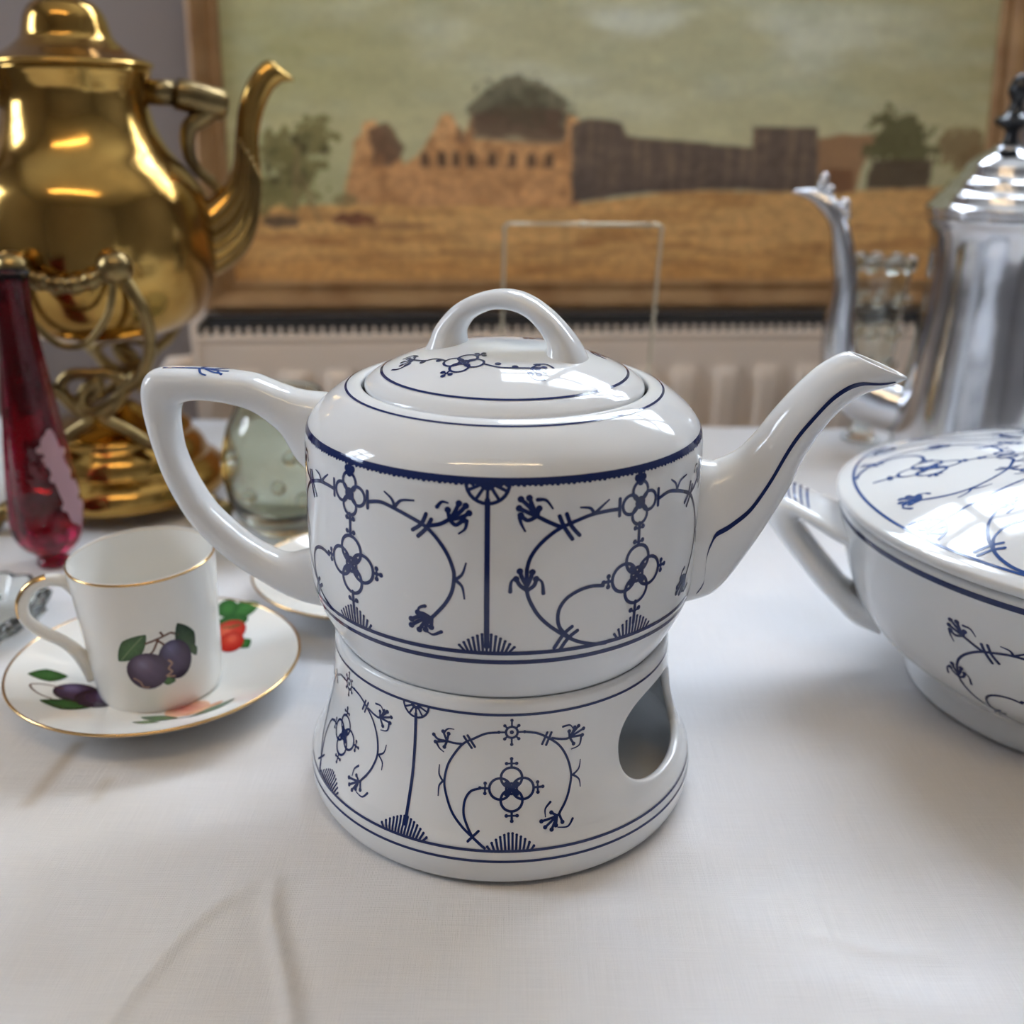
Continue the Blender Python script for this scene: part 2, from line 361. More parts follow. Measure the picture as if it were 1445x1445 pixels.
gm = np.clip((hz-Vm)/2.5+.5, 0, 1)
G = np.zeros_like(C); G[:] = (166, 130, 84); G = mixc(G, (136, 98, 58), np.clip((n4-.45)*3, 0, .8)); G = mixc(G, (178, 138, 88), np.clip((.45-n1)*2.5, 0, .7)); G = mixc(G, (150, 108, 62), np.clip((135-Vm)/40, 0, .6)*n2*1.4)
C = C*(1-gm[..., None])+G*gm[..., None]
# trees behind, ruin, dark walls
for (x, y, rx, ry) in ((78, 262, 30, 22), (58, 256, 22, 18), (104, 254, 22, 16), (120, 243, 18, 10)): C = mixc(C, (96, 92, 76), blob(x, y, rx, ry, 1.5)*.95)
C = mixc(C, (70, 66, 52), np.clip((n3-.5)*4, 0, .7)*blob(78, 258, 36, 24))
fort = [(-84, 168), (-73, 215), (-61, 242), (-51, 245), (-25, 206), (-6, 219), (11, 249), (20, 250), (30, 225), (38, 249), (41, 228), (125, 227), (128, 249), (138, 246), (141, 168)]
fm = poly(fort); FT = np.zeros_like(C); FT[:] = (160, 120, 82); FT = mixc(FT, (188, 148, 106), np.clip((Vm-200)/40, 0, 1)*.7); FT = mixc(FT, (134, 96, 62), np.clip((n3-.48)*4, 0, .7)); C = C*(1-fm[..., None])+FT*fm[..., None]
C = mixc(C, (84, 66, 54), poly([(38, 230), (36, 253), (60, 256), (100, 254), (124, 252), (126, 228)], 7, 5)*.88); C = mixc(C, (72, 66, 52), blob(84, 254, 40, 14, 1.8)*.55)
C = mixc(C, (92, 70, 54), poly([(-58, 236), (-40, 243), (-24, 221), (-38, 202), (-52, 206)])*.9)
C = mixc(C, (110, 78, 56), poly([(22, 225), (24, 240), (34, 232), (34, 222)])*.7)
for x in (-6, 10, 23, 38, 57, 76, 94, 111): C = mixc(C, (78, 60, 46), poly([(x-4, 203), (x-4, 214), (x, 218), (x+4, 214), (x+4, 203)], 1)*.9)
C = mixc(C, (120, 84, 56), poly([(-50, 203), (-50, 214), (-44, 214), (-44, 203)], 1)*.6)
df = poly([(134, 172), (132, 242), (150, 247), (181, 245), (186, 232), (308, 225), (308, 242), (372, 243), (381, 183), (300, 186), (236, 184)]); DF = np.zeros_like(C); DF[:] = (84, 72, 64); DF = mixc(DF, (104, 88, 74), np.clip((fbm(Um/5, Vm/60, 61)-.45)*3, 0, .8)); DF = mixc(DF, (66, 56, 52), np.clip((205-Vm)/40, 0, .6)); C = C*(1-df[..., None])+DF*df[..., None]
C = mixc(C, (126, 96, 70), poly([(378, 184), (373, 234), (434, 236), (420, 205), (414, 184)])*.95)
C = mixc(C, (92, 62, 42), poly([(380, 184), (380, 206), (412, 206), (412, 184)])*.7)
for (x, y, rx, ry) in ((455, 238, 30, 22), (470, 222, 26, 18), (440, 224, 18, 16)): C = mixc(C, (80, 76, 50), blob(x, y, rx, ry, 1.6)*.95)
C = mixc(C, (68, 56, 44), poly([(425, 186), (430, 214), (492, 216), (490, 188)])*.9)
for (x, y, rx, ry) in ((522, 226, 24, 22), (540, 215, 20, 18)): C = mixc(C, (100, 82, 56), blob(x, y, rx, ry)*.8)
for (x, y, rx, ry) in ((-136, 218, 18, 18), (-108, 229, 18, 16), (-122, 205, 22, 16), (-132, 185, 26, 18), (-150, 175, 20, 14)): C = mixc(C, (98, 92, 58), blob(x, y, rx, ry, 2.0)*.9)
C = mixc(C, (66, 60, 38), np.clip((n3-.5)*5, 0, .8)*blob(-122, 205, 32, 34))
for a, b in (((-128, 160), (-122, 222)), ((-104, 152), (-120, 195))): C = mixc(C, (110, 94, 66), poly([(a[0]-2, a[1]), (b[0]-2, b[1]), (b[0]+2, b[1]), (a[0]+2, a[1])], 2)*.7)
C = mixc(C, (86, 54, 40), blob(-72, 156, 26, 6)*.85); C = mixc(C, (70, 58, 48), blob(-140, 153, 18, 7)*.8); C = mixc(C, (110, 76, 48), blob(-30, 150, 40, 3)*.7)
C = mixc(C, (104, 92, 62), blob(-80, 172, 14, 8)*.7)
for k in range(26): C = mixc(C, (112, 76, 44), blob(rng.uniform(-160, 520), rng.uniform(106, 146), rng.uniform(6, 30), rng.uniform(1, 2.6), .8)*.5)
skym = (1-gm)*(1-np.clip(fm+df, 0, 1)); C = np.clip(C*(1.04+(.34-.24*skym)*(fbm(Um/5, Vm/3.5, 90)-.5)+.12*(fbm(Um/30, Vm/10, 95)-.5))[..., None], 0, 255)
cols = np.concatenate([np.clip(lin(C)*np.array((1.62, 1.60, 1.52)), 0, 1), np.ones(U.shape+(1,))], -1).reshape(-1, 4)
pt = thing('landscape_painting', 'framed oil landscape of ruined desert fort under olive sky, standing on radiator', 'painting', rm(0, .645, RT), (math.radians(-6.3), 0, PSI))
V = [(u, 0, v-RT) for u, v in zip(U.ravel(), Vv.ravel())]
F = [(i*nu+j, i*nu+j+1, (i+1)*nu+j+1, (i+1)*nu+j) for i in range(nv-1) for j in range(nu-1)]
mesh('canvas', V, F, PAINT, pt, True, cols)
g = Geo(); g.box(CX0, CX1, .003, .012, CZ0-RT, CZ1-RT); g.obj('backing_board', WOOD, pt, False)
fwid = .0275; prof = [(0, .012), (0, -.002), (.004, -.006), (.010, -.004), (.016, -.010), (.023, -.013), (fwid, -.010), (fwid, .012)]
def frame_side(a, b, inn):
    g = Geo(); rings = []
    for p, sgn in ((a, -1), (b, 1)):
        rings.append([(Vector(p)+Vector(inn)*q+((Vector(b)-Vector(a)).normalized()*sgn*q)+Vector((0, d, 0))) for q, d in prof])
    g.grid(rings, True, True, True); g.obj('frame_moulding', FRAMEM, pt, False)
x0_, x1_, z0_, z1_ = CX0, CX1, CZ0-RT, CZ1-RT
frame_side((x0_, 0, z0_), (x1_, 0, z0_), (0, 0, -1)); frame_side((x0_, 0, z1_), (x1_, 0, z1_), (0, 0, 1))
frame_side((x0_, 0, z0_), (x0_, 0, z1_), (-1, 0, 0)); frame_side((x1_, 0, z0_), (x1_, 0, z1_), (1, 0, 0))

# ------------------------------------------------------------------ table and cloth
TX0, TX1, TY0, TY1 = -.62, .78, -.34, .500
tb = thing('table', 'wooden table hidden under the white linen cloth', 'table', (0, 0, -.003))
g = Geo(); g.box(TX0+.004, TX1-.004, TY0+.004, TY1-.004, -.030, -.0015); g.obj('tabletop', WOOD, tb, False)
for x in (TX0+.06, TX1-.06):
    for y in (TY0+.06, TY1-.06):
        g = Geo(); g.tube([(x, y, RZ0+.003), (x, y, -.035)], [.02, .03], 12); g.obj('leg', WOOD, tb)
st = .0032; over = .16
xs = np.concatenate([np.arange(TX0-over, -.24, .006), np.arange(-.24, .24, .0018), np.arange(.24, TX1+over, .006)]); ys = np.concatenate([np.arange(TY0-over, -.17, .006), np.arange(-.17, .06, .0016), np.arange(.06, TY1+over, .005)]); X, Y = np.meshgrid(xs, ys); nx, ny = len(xs), len(ys)
Z = -.0009+.0008*(fbm(X*22, Y*22, 40)-.5)
def crease(pts, w, h, asym=0):
    global Z
    P = crom(pts, 8); best = np.full(X.shape, 9.); sgn = np.zeros(X.shape); tt = np.zeros(X.shape)
    for i in range(len(P)-1):
        a, b = P[i], P[i+1]; ab = b-a; t = np.clip(((X-a[0])*ab[0]+(Y-a[1])*ab[1])/(ab@ab), 0, 1); dx = X-a[0]-t*ab[0]; dy = Y-a[1]-t*ab[1]; d = np.hypot(dx, dy); m = d < best
        best = np.where(m, d, best); tt = np.where(m, (i+t)/(len(P)-1), tt); sgn = np.where(m, np.sign(ab[0]*dy-ab[1]*dx), sgn)
    Z = Z+h*np.exp(-(best/w)**2)*np.sin(PI*np.clip(tt, .02, .98))**.5*(1+asym*sgn)
    return best, tt
crease([(-.0802, -.0694), (-.0961, -.0897), (-.1054, -.1162), (-.112, -.140)], .0016, .0007)
crease([(-.083, -.0694), (-.0991, -.0897), (-.1084, -.1162), (-.115, -.140)], .006, .0010)
crease([(-.0766, -.0693), (-.0736, -.0877), (-.0628, -.1168), (-.056, -.140)], .0026, .0017, .3)
crease([(-.072, -.062), (-.066, -.0877), (-.0548, -.1168), (-.046, -.140)], .006, -.0007)
crease([(.100, -.060), (.1048, -.0734), (.1068, -.0958), (.1118, -.1156), (.118, -.135)], .0028, .0010)
crease([(.098, -.092), (.110, -.0954), (.1238, -.0991), (.140, -.100)], .0022, .0009)
crease([(.080, -.118), (.100, -.112), (.130, -.120), (.160, -.112)], .008, .0012)
crease([(.13, -.02), (.15, -.06), (.18, -.10)], .009, .0009); crease([(-.19, -.03), (-.16, -.07), (-.15, -.11)], .008, .0008); crease([(0.02, -.10), (.03, -.12), (.03, -.15)], .006, .0008)
Z = Z+.0010*(fbm(X*14+3, Y*14, 77)-.5)*np.clip((-.075-Y)/.04, 0, 1)
CC = np.zeros(X.shape+(3,)); CC[:] = (.765, .757, .767)
CC = CC*(1-.10*np.clip((fbm(X*9, Y*9, 55)-.45)*3, 0, 1)[..., None]*np.array((.5, .8, 1.3)))
def streak(a, b, w, col, k):
    global CC
    a, b = np.array(a), np.array(b); ab = b-a; t = np.clip(((X-a[0])*ab[0]+(Y-a[1])*ab[1])/(ab@ab), 0, 1); d = np.hypot(X-a[0]-t*ab[0], Y-a[1]-t*ab[1])
    m = (k*np.exp(-(d/w)**2))[..., None]; CC = CC*(1-m)+np.array(col)*m
streak((-.1750, .0076), (-.178, -.0302), .0032, (.40, .31, .21), .8); streak((-.1538, -.0162), (-.1536, -.0274), .0028, (.52, .44, .33), .55)
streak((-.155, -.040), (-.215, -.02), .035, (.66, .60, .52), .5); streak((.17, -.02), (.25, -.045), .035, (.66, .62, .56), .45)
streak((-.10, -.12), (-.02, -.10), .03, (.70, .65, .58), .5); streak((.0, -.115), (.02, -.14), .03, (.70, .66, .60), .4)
# fold the overhang down past the table edges
Xf, Yf, Zf = X.copy(), Y.copy(), Z.copy()
for A_, lo, hi in ((Xf, TX0, TX1), (Yf, TY0, TY1)):
    ex = np.maximum(A_-hi, 0)+np.maximum(lo-A_, 0); A_[:] = np.clip(A_, lo-.004, hi+.004); Zf -= np.maximum(ex-.004, 0)
cols = np.concatenate([CC, np.ones(X.shape+(1,))], -1).reshape(-1, 4)
V = np.stack([Xf.ravel(), Yf.ravel(), Zf.ravel()], -1).tolist(); F = [(i*nx+j, i*nx+j+1, (i+1)*nx+j+1, (i+1)*nx+j) for i in range(ny-1) for j in range(nx-1)]
tc = mesh('tablecloth', V, F, LINEN, None, True, cols)
tag(tc, 'creased white linen tablecloth with faint brownish stains, spread over the table', 'tablecloth')

# ------------------------------------------------------------------ blue and white pattern data (mm)
TL=[[[-12.5,132.5],[-16.5,132.9],[-21.9,132.5],[-27.0,131.1],[-31.9,129.3],[-35.7,126.8],[-39.0,123.5],[-41.1,120.0],[-42.0,116.5]],[[-42.0,116.5],[-42.0,112.9],[-41.9,109.8],[-41.1,106.5],[-38.5,101.5],[-34.9,97.4],[-30.2,93.6],[-25.1,90.3],[-19.2,88.1],[-14.3,87.3]],[[-21.1,132.6],[-22.5,134.6],[-25.6,135.2]],[[-21.1,132.6],[-18.8,134.5],[-16.1,136.4]],[[-32.3,133.1],[-30.7,129.4],[-28.1,125.4]],[[-30.1,133.6],[-28.5,129.7],[-25.8,126.4]],[[-31.9,129.6],[-35.9,131.6],[-39.2,133.5]],[[-39.2,133.5],[-41.6,134.6],[-44.6,136.1]],[[-39.5,133.7],[-41.6,136.5],[-44.1,138.9]],[[-39.5,134.0],[-40.7,137.0],[-41.6,139.2]],[[-39.2,133.5],[-38.6,135.9]],[[-39.2,133.5],[-42.0,132.3],[-44.1,133.9]],[[-39.1,138.6],[-36.5,138.3],[-34.5,135.7]],[[-44.4,133.1],[-43.9,131.2],[-42.7,128.9]],[[-42.1,109.8],[-44.0,111.4],[-45.2,113.5]],[[-41.6,109.7],[-39.7,111.2],[-39.1,113.3]],[[-42.1,111.3],[-43.4,113.9],[-44.1,116.0]],[[-41.7,111.3],[-40.7,113.9],[-40.3,115.6]],[[-46.9,109.3],[-46.7,112.4],[-45.5,114.0]],[[-36.8,108.4],[-37.3,112.1],[-39.1,113.8]],[[-17.1,108.4],[-21.0,108.9],[-25.2,108.2],[-29.2,106.1],[-31.4,103.1],[-32.0,99.9],[-31.4,96.5],[-29.2,93.4],[-26.8,91.2]],[[-32.6,89.0],[-29.9,93.5],[-27.2,95.9]],[[-30.7,88.1],[-28.2,92.0],[-25.3,94.2]]]
TR=[[[17.0,133.1],[22.1,133.7],[26.8,132.8],[32.3,131.0],[37.5,128.8],[41.1,125.7],[44.5,121.1],[46.5,116.2],[46.9,113.1],[46.2,108.4],[43.9,103.8],[39.6,98.5]],[[27.4,133.2],[26.3,135.5],[23.7,137.3]],[[27.4,133.2],[29.7,135.6],[34.0,136.3]],[[33.6,126.9],[36.5,129.2],[38.1,132.6]],[[35.4,125.2],[38.0,127.9],[39.8,131.1]],[[38.6,128.9],[42.6,130.0],[45.5,131.8]],[[45.5,131.8],[47.0,133.9],[48.4,137.0]],[[45.5,131.8],[48.4,134.0],[50.5,136.4]],[[45.5,131.8],[48.9,132.6],[51.5,134.2]],[[45.5,131.8],[45.0,134.7]],[[45.5,131.8],[47.4,130.2],[49.8,131.9]],[[41.6,135.3],[43.1,137.0],[45.0,136.9]],[[50.8,131.7],[50.3,129.2],[48.4,127.5]],[[47.2,112.4],[49.4,114.4],[50.6,118.1]],[[47.2,112.4],[49.4,110.3],[50.1,106.4]],[[39.6,98.5],[35.9,97.0],[32.5,94.6]],[[39.6,98.5],[36.9,96.1],[35.2,93.5]],[[39.6,98.5],[38.0,96.3],[37.4,93.9]],[[39.6,98.5],[35.9,98.4],[32.6,96.8]],[[39.1,98.4],[37.0,99.4],[34.9,99.5]],[[39.6,98.5],[39.3,95.1]],[[37.4,102.2],[35.5,101.3],[34.6,99.2]],[[42.6,94.0],[39.9,92.6],[38.1,93.2]]]
WS=[[[-2.9,54.9],[-6.9,54.4],[-10.9,52.4],[-14.9,49.9],[-18.2,45.2],[-20.1,41.0],[-20.8,35.8],[-19.8,31.5],[-17.3,26.2],[-13.8,22.1],[-10.2,19.1],[-6.4,16.3]],[[6.2,55.0],[10.6,54.1],[14.7,51.8],[18.6,48.4],[21.3,43.3],[22.4,37.4],[21.2,32.3],[19.5,28.8],[17.5,26.0]],[[-8.8,34.8],[-11.7,33.6],[-13.4,30.5],[-13.5,26.1],[-11.9,22.0],[-10.2,19.1]],[[-11.6,17.9],[-8.5,21.2]],[[-14.6,52.7],[-11.8,48.8]],[[-13.3,53.2],[-10.7,49.3]],[[12.3,50.0],[14.1,54.0]],[[13.7,49.5],[15.6,53.8]],[[-21.3,35.7],[-22.8,37.9],[-22.9,41.1]],[[-21.3,35.7],[-22.5,33.9],[-22.5,30.7]],[[23.0,37.2],[25.3,38.9],[26.1,41.9]],[[23.0,37.2],[25.1,35.3],[25.4,32.7]],[[-14.9,49.9],[-18.0,49.8],[-20.5,50.1],[-23.7,50.2],[-25.4,51.6]],[[-20.5,50.1],[-22.0,53.4]],[[-20.5,50.1],[-20.0,52.9]],[[-20.5,50.1],[-24.7,49.1]],[[-20.5,50.1],[-21.4,47.8]],[[-21.7,53.0],[-20.3,54.6],[-18.2,54.8]],[[-24.4,49.0],[-23.2,47.1],[-21.6,46.0]],[[15.8,51.7],[19.7,50.7],[22.2,50.9],[24.2,54.1]],[[22.2,50.9],[25.7,54.3]],[[22.2,50.9],[27.6,52.9]],[[22.2,50.9],[27.1,50.6]],[[22.2,50.9],[23.7,48.2]],[[22.2,50.9],[22.1,53.1]],[[19.8,55.2],[22.4,55.3],[23.8,53.4]],[[26.7,50.3],[25.9,47.3],[22.9,46.4]],[[17.5,26.0],[16.4,24.9],[11.2,23.8]],[[16.4,24.9],[12.3,21.8]],[[16.4,24.9],[14.3,20.8]],[[16.4,24.9],[15.8,21.9]],[[17.1,25.4],[18.0,22.6]],[[16.4,24.9],[14.6,26.2]],[[14.5,29.6],[12.7,27.6],[12.6,25.1]],[[21.5,23.0],[19.6,20.9],[16.4,21.2]]]
def panel_teapot(P, w=1.25, fan=True):
    L = [[(a+3.9, b) for a, b in q] for q in TL]; R = [[(a-8.6, b) for a, b in q] for q in TR]
    L[0][0] = (-8.8, 132.8); R[0][0] = (8.8, 132.8)
    BER_L = (7, 8, 9, 10, 11, 14, 15, 16, 17); BER_R = (6, 7, 8, 9, 10, 15, 16, 17, 18, 19, 20)
    for i, q in enumerate(L):
        P.stroke(q, w*(1.0 if i < 2 or i == 20 else 1.05), taper=i in (2, 3, 12, 13, 18, 19))
        if i in BER_L: P.dot(q[-1], 1.05)
    for i, q in enumerate(R):
        P.stroke(q, w*(1.0 if i == 0 else 1.05), taper=i in (1, 2, 11, 12, 13, 14, 21, 22))
        if i in BER_R: P.dot(q[-1], 1.05)
    P.quatre((0, 133.3), 3.1, 3.9, w*.9, tips=(), ctr=True); P.dot((0, 133.3), 1.9)
    for a in (0, 180): P.stroke([(8.2*math.cos(math.radians(a)), 130.6), (8.2*math.cos(math.radians(a)), 136)], w); 
    for q in ((-1.4, 141.4), (1.4, 141.4), (0, 143)): P.dot(q, 1.15)
    P.dot((0, 140.4), 1.6)
    P.stroke([(0, 126.6), (0, 119.5)], w); 
    for v in (125.2, 120.6): 
        for sg in (-1.6, 1.6): P.dot((sg, v), .85); P.stroke([(0, v-.5), (sg, v)], w*.6)
    P.quatre((0, 109.3), 4.7, 5.2, w*.95, tips=(0, 180), tl=3.2, tr=.85)
    P.stroke([(0, 99.8), (0, 92)], w)
    for sg in (-1.7, 1.7): P.dot((sg, 97), .9); P.stroke([(0, 96), (sg, 97)], w*.6)
    fan and P.fan((0, 88), 7.6, 6.6, 11, .85)
def panel_warmer(P, w=.84):
    for i, q in enumerate(WS):
        q = [(a-1.8, b) for a, b in q]; P.stroke(q, w, taper=i in (8, 9, 10, 11, 17, 18, 25, 26, 33, 34))
        if i in (12, 13, 14, 15, 16, 19, 20, 21, 22, 23, 24, 27, 28, 29, 30, 31, 32): P.dot(q[-1], .72)
    c = (0, 55.0); P.dot(c, .75); P.ring(c, 2.0, w)
    for k in range(8):
        a = PI*k/4; l = 4.4 if k % 2 == 0 else 3.4; e = (c[0]+l*math.cos(a), c[1]+l*math.sin(a)); P.stroke([(c[0]+2*math.cos(a), c[1]+2*math.sin(a)), e], w*.8); P.dot(e, .6)
    P.quatre((0, 35), 3.55, 3.8, w*1.05, tl=3.1, tr=.62)
    P.fan((-.4, 15.2), 7.0, 5.6, 12, .72)

# ------------------------------------------------------------------ porcelain warmer
HX = math.radians(62); HW, HZC, HZH = math.radians(23.5), 39.4, 16.6
wprof = crom([(74.2, 13.2), (73.6, 16.4), (71.8, 19.7), (68.9, 27.7), (66.4, 35.6), (64.7, 45), (63.6, 55.5), (63.3, 61.3), (63.0, 64.5)], 6)
wf_raw = profile_fn(np.vstack([[(71.5, .8), (73.6, 4), (74.4, 8), (74.5, 11)], wprof]))
wm = thing('teapot_warmer', 'white porcelain teapot warmer with side opening and blue vines, under the teapot', 'teapot warmer')
NT, NH = 24, 24
dth = 2*HW*1.35/NT; nside = int(round((PI-2*HW*1.35)/dth)); ths = []
th_start = HX-HW*1.35
cols_t = [th_start+dth*i for i in range(NT+1)]
gap = (PI-2*HW*1.35)/nside
cols_t += [cols_t[NT]+gap*i for i in range(1, nside)]
cols_t = cols_t+[t+PI for t in cols_t]      # two openings, opposite each other
NC = len(cols_t); HALF = NC//2
z0h, z1h = 20.5, 60.0
zrows = [13.2, 15, 17, 19.5]+list(np.linspace(z0h, z1h, NH+1))+[61.5, 63, 64.5]
r0 = 4
def wsurf(th, z, d=0):
    r, nr, nz = wf_raw(z); R = (r-d*nr)/1000.; return (R*math.sin(th), -R*math.cos(th), (z-d*nz)/1000.)
g = Geo(); THK = 3.2
def shell(d):
    base = len(g.V); V = [wsurf(t, z, d) for z in zrows for t in cols_t]; F = []
    for i in range(len(zrows)-1):
        for j in range(NC):
            inhole = r0 <= i < r0+NH and (j % HALF) < NT
            if not inhole: F.append((i*NC+j, i*NC+(j+1) % NC, (i+1)*NC+(j+1) % NC, (i+1)*NC+j))
    g.add(V, F); edges = []
    for h in (0, 1):
        c0 = h*HALF; idx = lambda i, j: base+(r0+i)*NC+(c0+j) % NC
        loop = [(0, j) for j in range(NT)]+[(i, NT) for i in range(NH)]+[(NH, NT-j) for j in range(NT)]+[(NH-i, 0) for i in range(NH)]
        outer = [idx(*p) for p in loop]; hc = HX+h*PI
        tgt = []
        for (i, j) in loop:
            a = math.atan2((i/NH-.5)*2, (j/NT-.5)*2); ca, sa = math.cos(a), math.sin(a); e = 2/2.7
            tgt.append((hc+HW*math.copysign(abs(ca)**e, ca)*(1.0-.10*max(0, sa)), HZC+HZH*math.copysign(abs(sa)**e, sa)))
        prev = outer
        for k in range(1, 9):
            q = k/8.; ring = []
            for (i, j), (tt_, tz) in zip(loop, tgt):
                bt = hc-HW*1.35+dth*j; bz = zrows[r0+i]; ring.append(len(g.V)); g.V.append(wsurf(bt+(tt_-bt)*q, bz+(tz-bz)*q, d))
            n = len(ring)
            for m in range(n): g.F.append((prev[m], prev[(m+1) % n], ring[(m+1) % n], ring[m]))
            prev = ring
        edges.append((prev, tgt, hc))
    return base, edges
b0, e0 = shell(0); b1, e1 = shell(THK)
for (ra, tg, hc), (rb, _, _) in zip(e0, e1):
    prev = ra; n = len(ra)
    for k in range(1, 7):
        ph = PI*k/7; d = THK/2*(1-math.cos(ph)); ins = 1-.045*math.sin(ph); ring = []
        for (t, z) in tg: ring.append(len(g.V)); g.V.append(wsurf(hc+(t-hc)*ins, HZC+(z-HZC)*ins, d))
        for m in range(n): g.F.append((prev[m], prev[(m+1) % n], ring[(m+1) % n], ring[m]))
        prev = ring
    for m in range(n): g.F.append((prev[m], prev[(m+1) % n], rb[(m+1) % n], rb[m]))
def ringrow(r, z): 
    i = len(g.V); g.V.extend([(r/1000*math.sin(t), -r/1000*math.cos(t), z/1000) for t in cols_t]); return [i+k for k in range(NC)]
def link(a, b):
    for k in range(NC): g.F.append((a[k], a[(k+1) % NC], b[(k+1) % NC], b[k]))
last = len(zrows)-1
topo = [b0+last*NC+k for k in range(NC)]; topi = [b1+last*NC+k for k in range(NC)]
p = topo
for r, z in ((62.7, 65.6), (62.0, 66.2), (61.2, 66.3), (60.4, 65.8)): q = ringrow(r, z); link(p, q); p = q
link(p, topi)
p = [b0+k for k in range(NC)]
for r, z in ((74.5, 11), (74.5, 8), (74.0, 5), (73.0, 2.4), (71.8, .9), (70.5, .4), (69.6, .6), (69.0, 2.2), (60, 3), (20, 3)): q = ringrow(r, z); link(p, q); p = q
g.F.append(tuple(p))
p = [b1+k for k in range(NC)]
for r, z in ((70.3, 9.5), (67, 6.5), (58, 5.6), (20, 5.4)): q = ringrow(r, z); link(p, q); p = q
g.F.append(tuple(p))
g.obj('body', PORC, wm)
P = Print(None)
for dv in range(2):
    base_th = math.radians(-26)+dv*PI
    for sg, dth_ in ((1, 29.8), (-1, -31.5)):
        P.f = wall_map(wf_raw, base_th+math.radians(dth_), 66.0); panel_warmer(P)
    P.f = wall_map(wf_raw, base_th, 66.0)
    P.stroke([(0, 57.5), (0, 38), (0, 19)], 1.15); P.rosette((0, 61.2), 5.0, .8); P.fan((0, 15.2), 8.0, 6.2, 14, .72)
def circle(P, R, v, w, n=160):
    for k in range(n): 
        a0, a1 = 2*PI*R*k/n, 2*PI*R*(k+1)/n; P.strip([(a0, v), (a1, v)], w)
P.f = wall_map(wf_raw, 0, 66.0); circle(P, 66, 61.3, .95); circle(P, 66, 15.4, 1.0); circle(P, 66, 11.6, .95)
P.obj('blue_pattern', COBALT, wm)
# inner ledge that carries the pot
g = Geo(); g.revolve([(60.2, 60.4), (60.2, 58.2), (52.5, 58.2), (52.5, 60.4), (60.2, 60.4)], 96); g.obj('ledge', PORC, wm)

# ------------------------------------------------------------------ teapot
tp = thing('teapot', 'white porcelain teapot with dark blue vine pattern, standing on its warmer', 'teapot', (0, 0, 0))
bo = crom([(50, 61.2), (53, 60.5), (56.0, 61.0), (59.3, 64.4), (62.6, 69), (65.7, 75), (68.5, 81.5), (70.0, 88), (70.6, 96), (70.8, 108), (70.5, 125), (70.2, 137), (69.8, 141.5), (68.6, 145.2), (65.8, 149.0), (61.3, 152.9), (57.4, 155.6), (54.9, 156.9), (52.4, 157.7), (50.6, 157.7), (49.9, 156.8), (49.8, 154)], 6)
inn = crom([(49.8, 154), (52, 151.5), (60, 148), (65, 143), (66.5, 136), (66.8, 110), (65.5, 88), (60, 72), (52, 65.5), (30, 65), (.01, 65)], 5)
g = Geo(); g.revolve(np.vstack([[(.01, 62)], bo, inn[1:]]), 192); g.obj('body', PORC, tp)
tpf = profile_fn(bo[18:109])
P = Print(None)
for th in (37.4, -42.6, 180+40, 180-40):
    P.f = wall_map(tpf, math.radians(th), 70.5); panel_teapot(P)
for th in (-3.3, 180):
    P.f = wall_map(tpf, math.radians(th), 70.5)
    P.stroke([(0, 138.5), (0, 115), (0, 90)], 1.7); P.rosette((0, 144), 6.6, 1.15); P.fan((0, 88.2), 8.6, 6.6, 13, .85)
P.f = wall_map(tpf, 0, 70.5); circle(P, 70.5, 144.0, 2.1); circle(P, 70.5, 87.7, 1.5); circle(P, 70.5, 84.2, 1.7)
for k in range(260): P.dot((2*PI*70.5*k/260, 143.15), .62+.12*math.sin(k*2.1), 8)
P.f = wall_map(tpf, 0, 55); circle(P, 55, 156.75, .34)
P.obj('blue_pattern', COBALT, tp)
dS = Vector((math.cos(math.radians(4.5)), -math.sin(math.radians(4.5)), 0))
SU=[[62,134],[72.9,131.0],[77.3,132.0],[83.2,135.7],[88.5,142.1],[93.6,150.0],[100.1,158.7],[106.4,165.6],[111.2,169.2],[113.8,170.7],[115.2,171.3],[116.1,171.3]]
SL=[[60,74.4],[73.3,78.3],[80.7,83.6],[89.3,97.4],[96.1,110.5],[101.8,123.0],[106.1,135.0],[110.9,144.5],[116.9,152.3],[123.4,157.3],[130.4,159.8],[137.0,163.0]]
SWD=[19, 17, 15.5, 13.2, 11.6, 10.4, 9.4, 8.7, 8.2, 7.8, 7.4, 7.2]
SP = pair_sections(SU, SL, SWD, dS)
rings = [[loft_pt(s, 2*PI*j/48) for j in range(48)] for s in SP]
C_, U_, W_ = SP[-1]; nrm = (U_.cross(W_)).normalized(); nrm = nrm if nrm.z > 0 else -nrm
for k, dn in ((.97, .0004), (.90, .0005), (.82, .0001), (.76, -.0012), (.74, -.004)): rings.append([loft_pt((C_+nrm*dn, U_*k, W_*k*.95), 2*PI*j/48) for j in range(48)])
for s in reversed(SP[-30:-3:3]): rings.append([loft_pt((s[0], s[1]*.72, s[2]*.7), 2*PI*j/48) for j in range(48)])
g = Geo(); g.grid(rings, True, True, True); sp = g.obj('spout', PORC, tp)
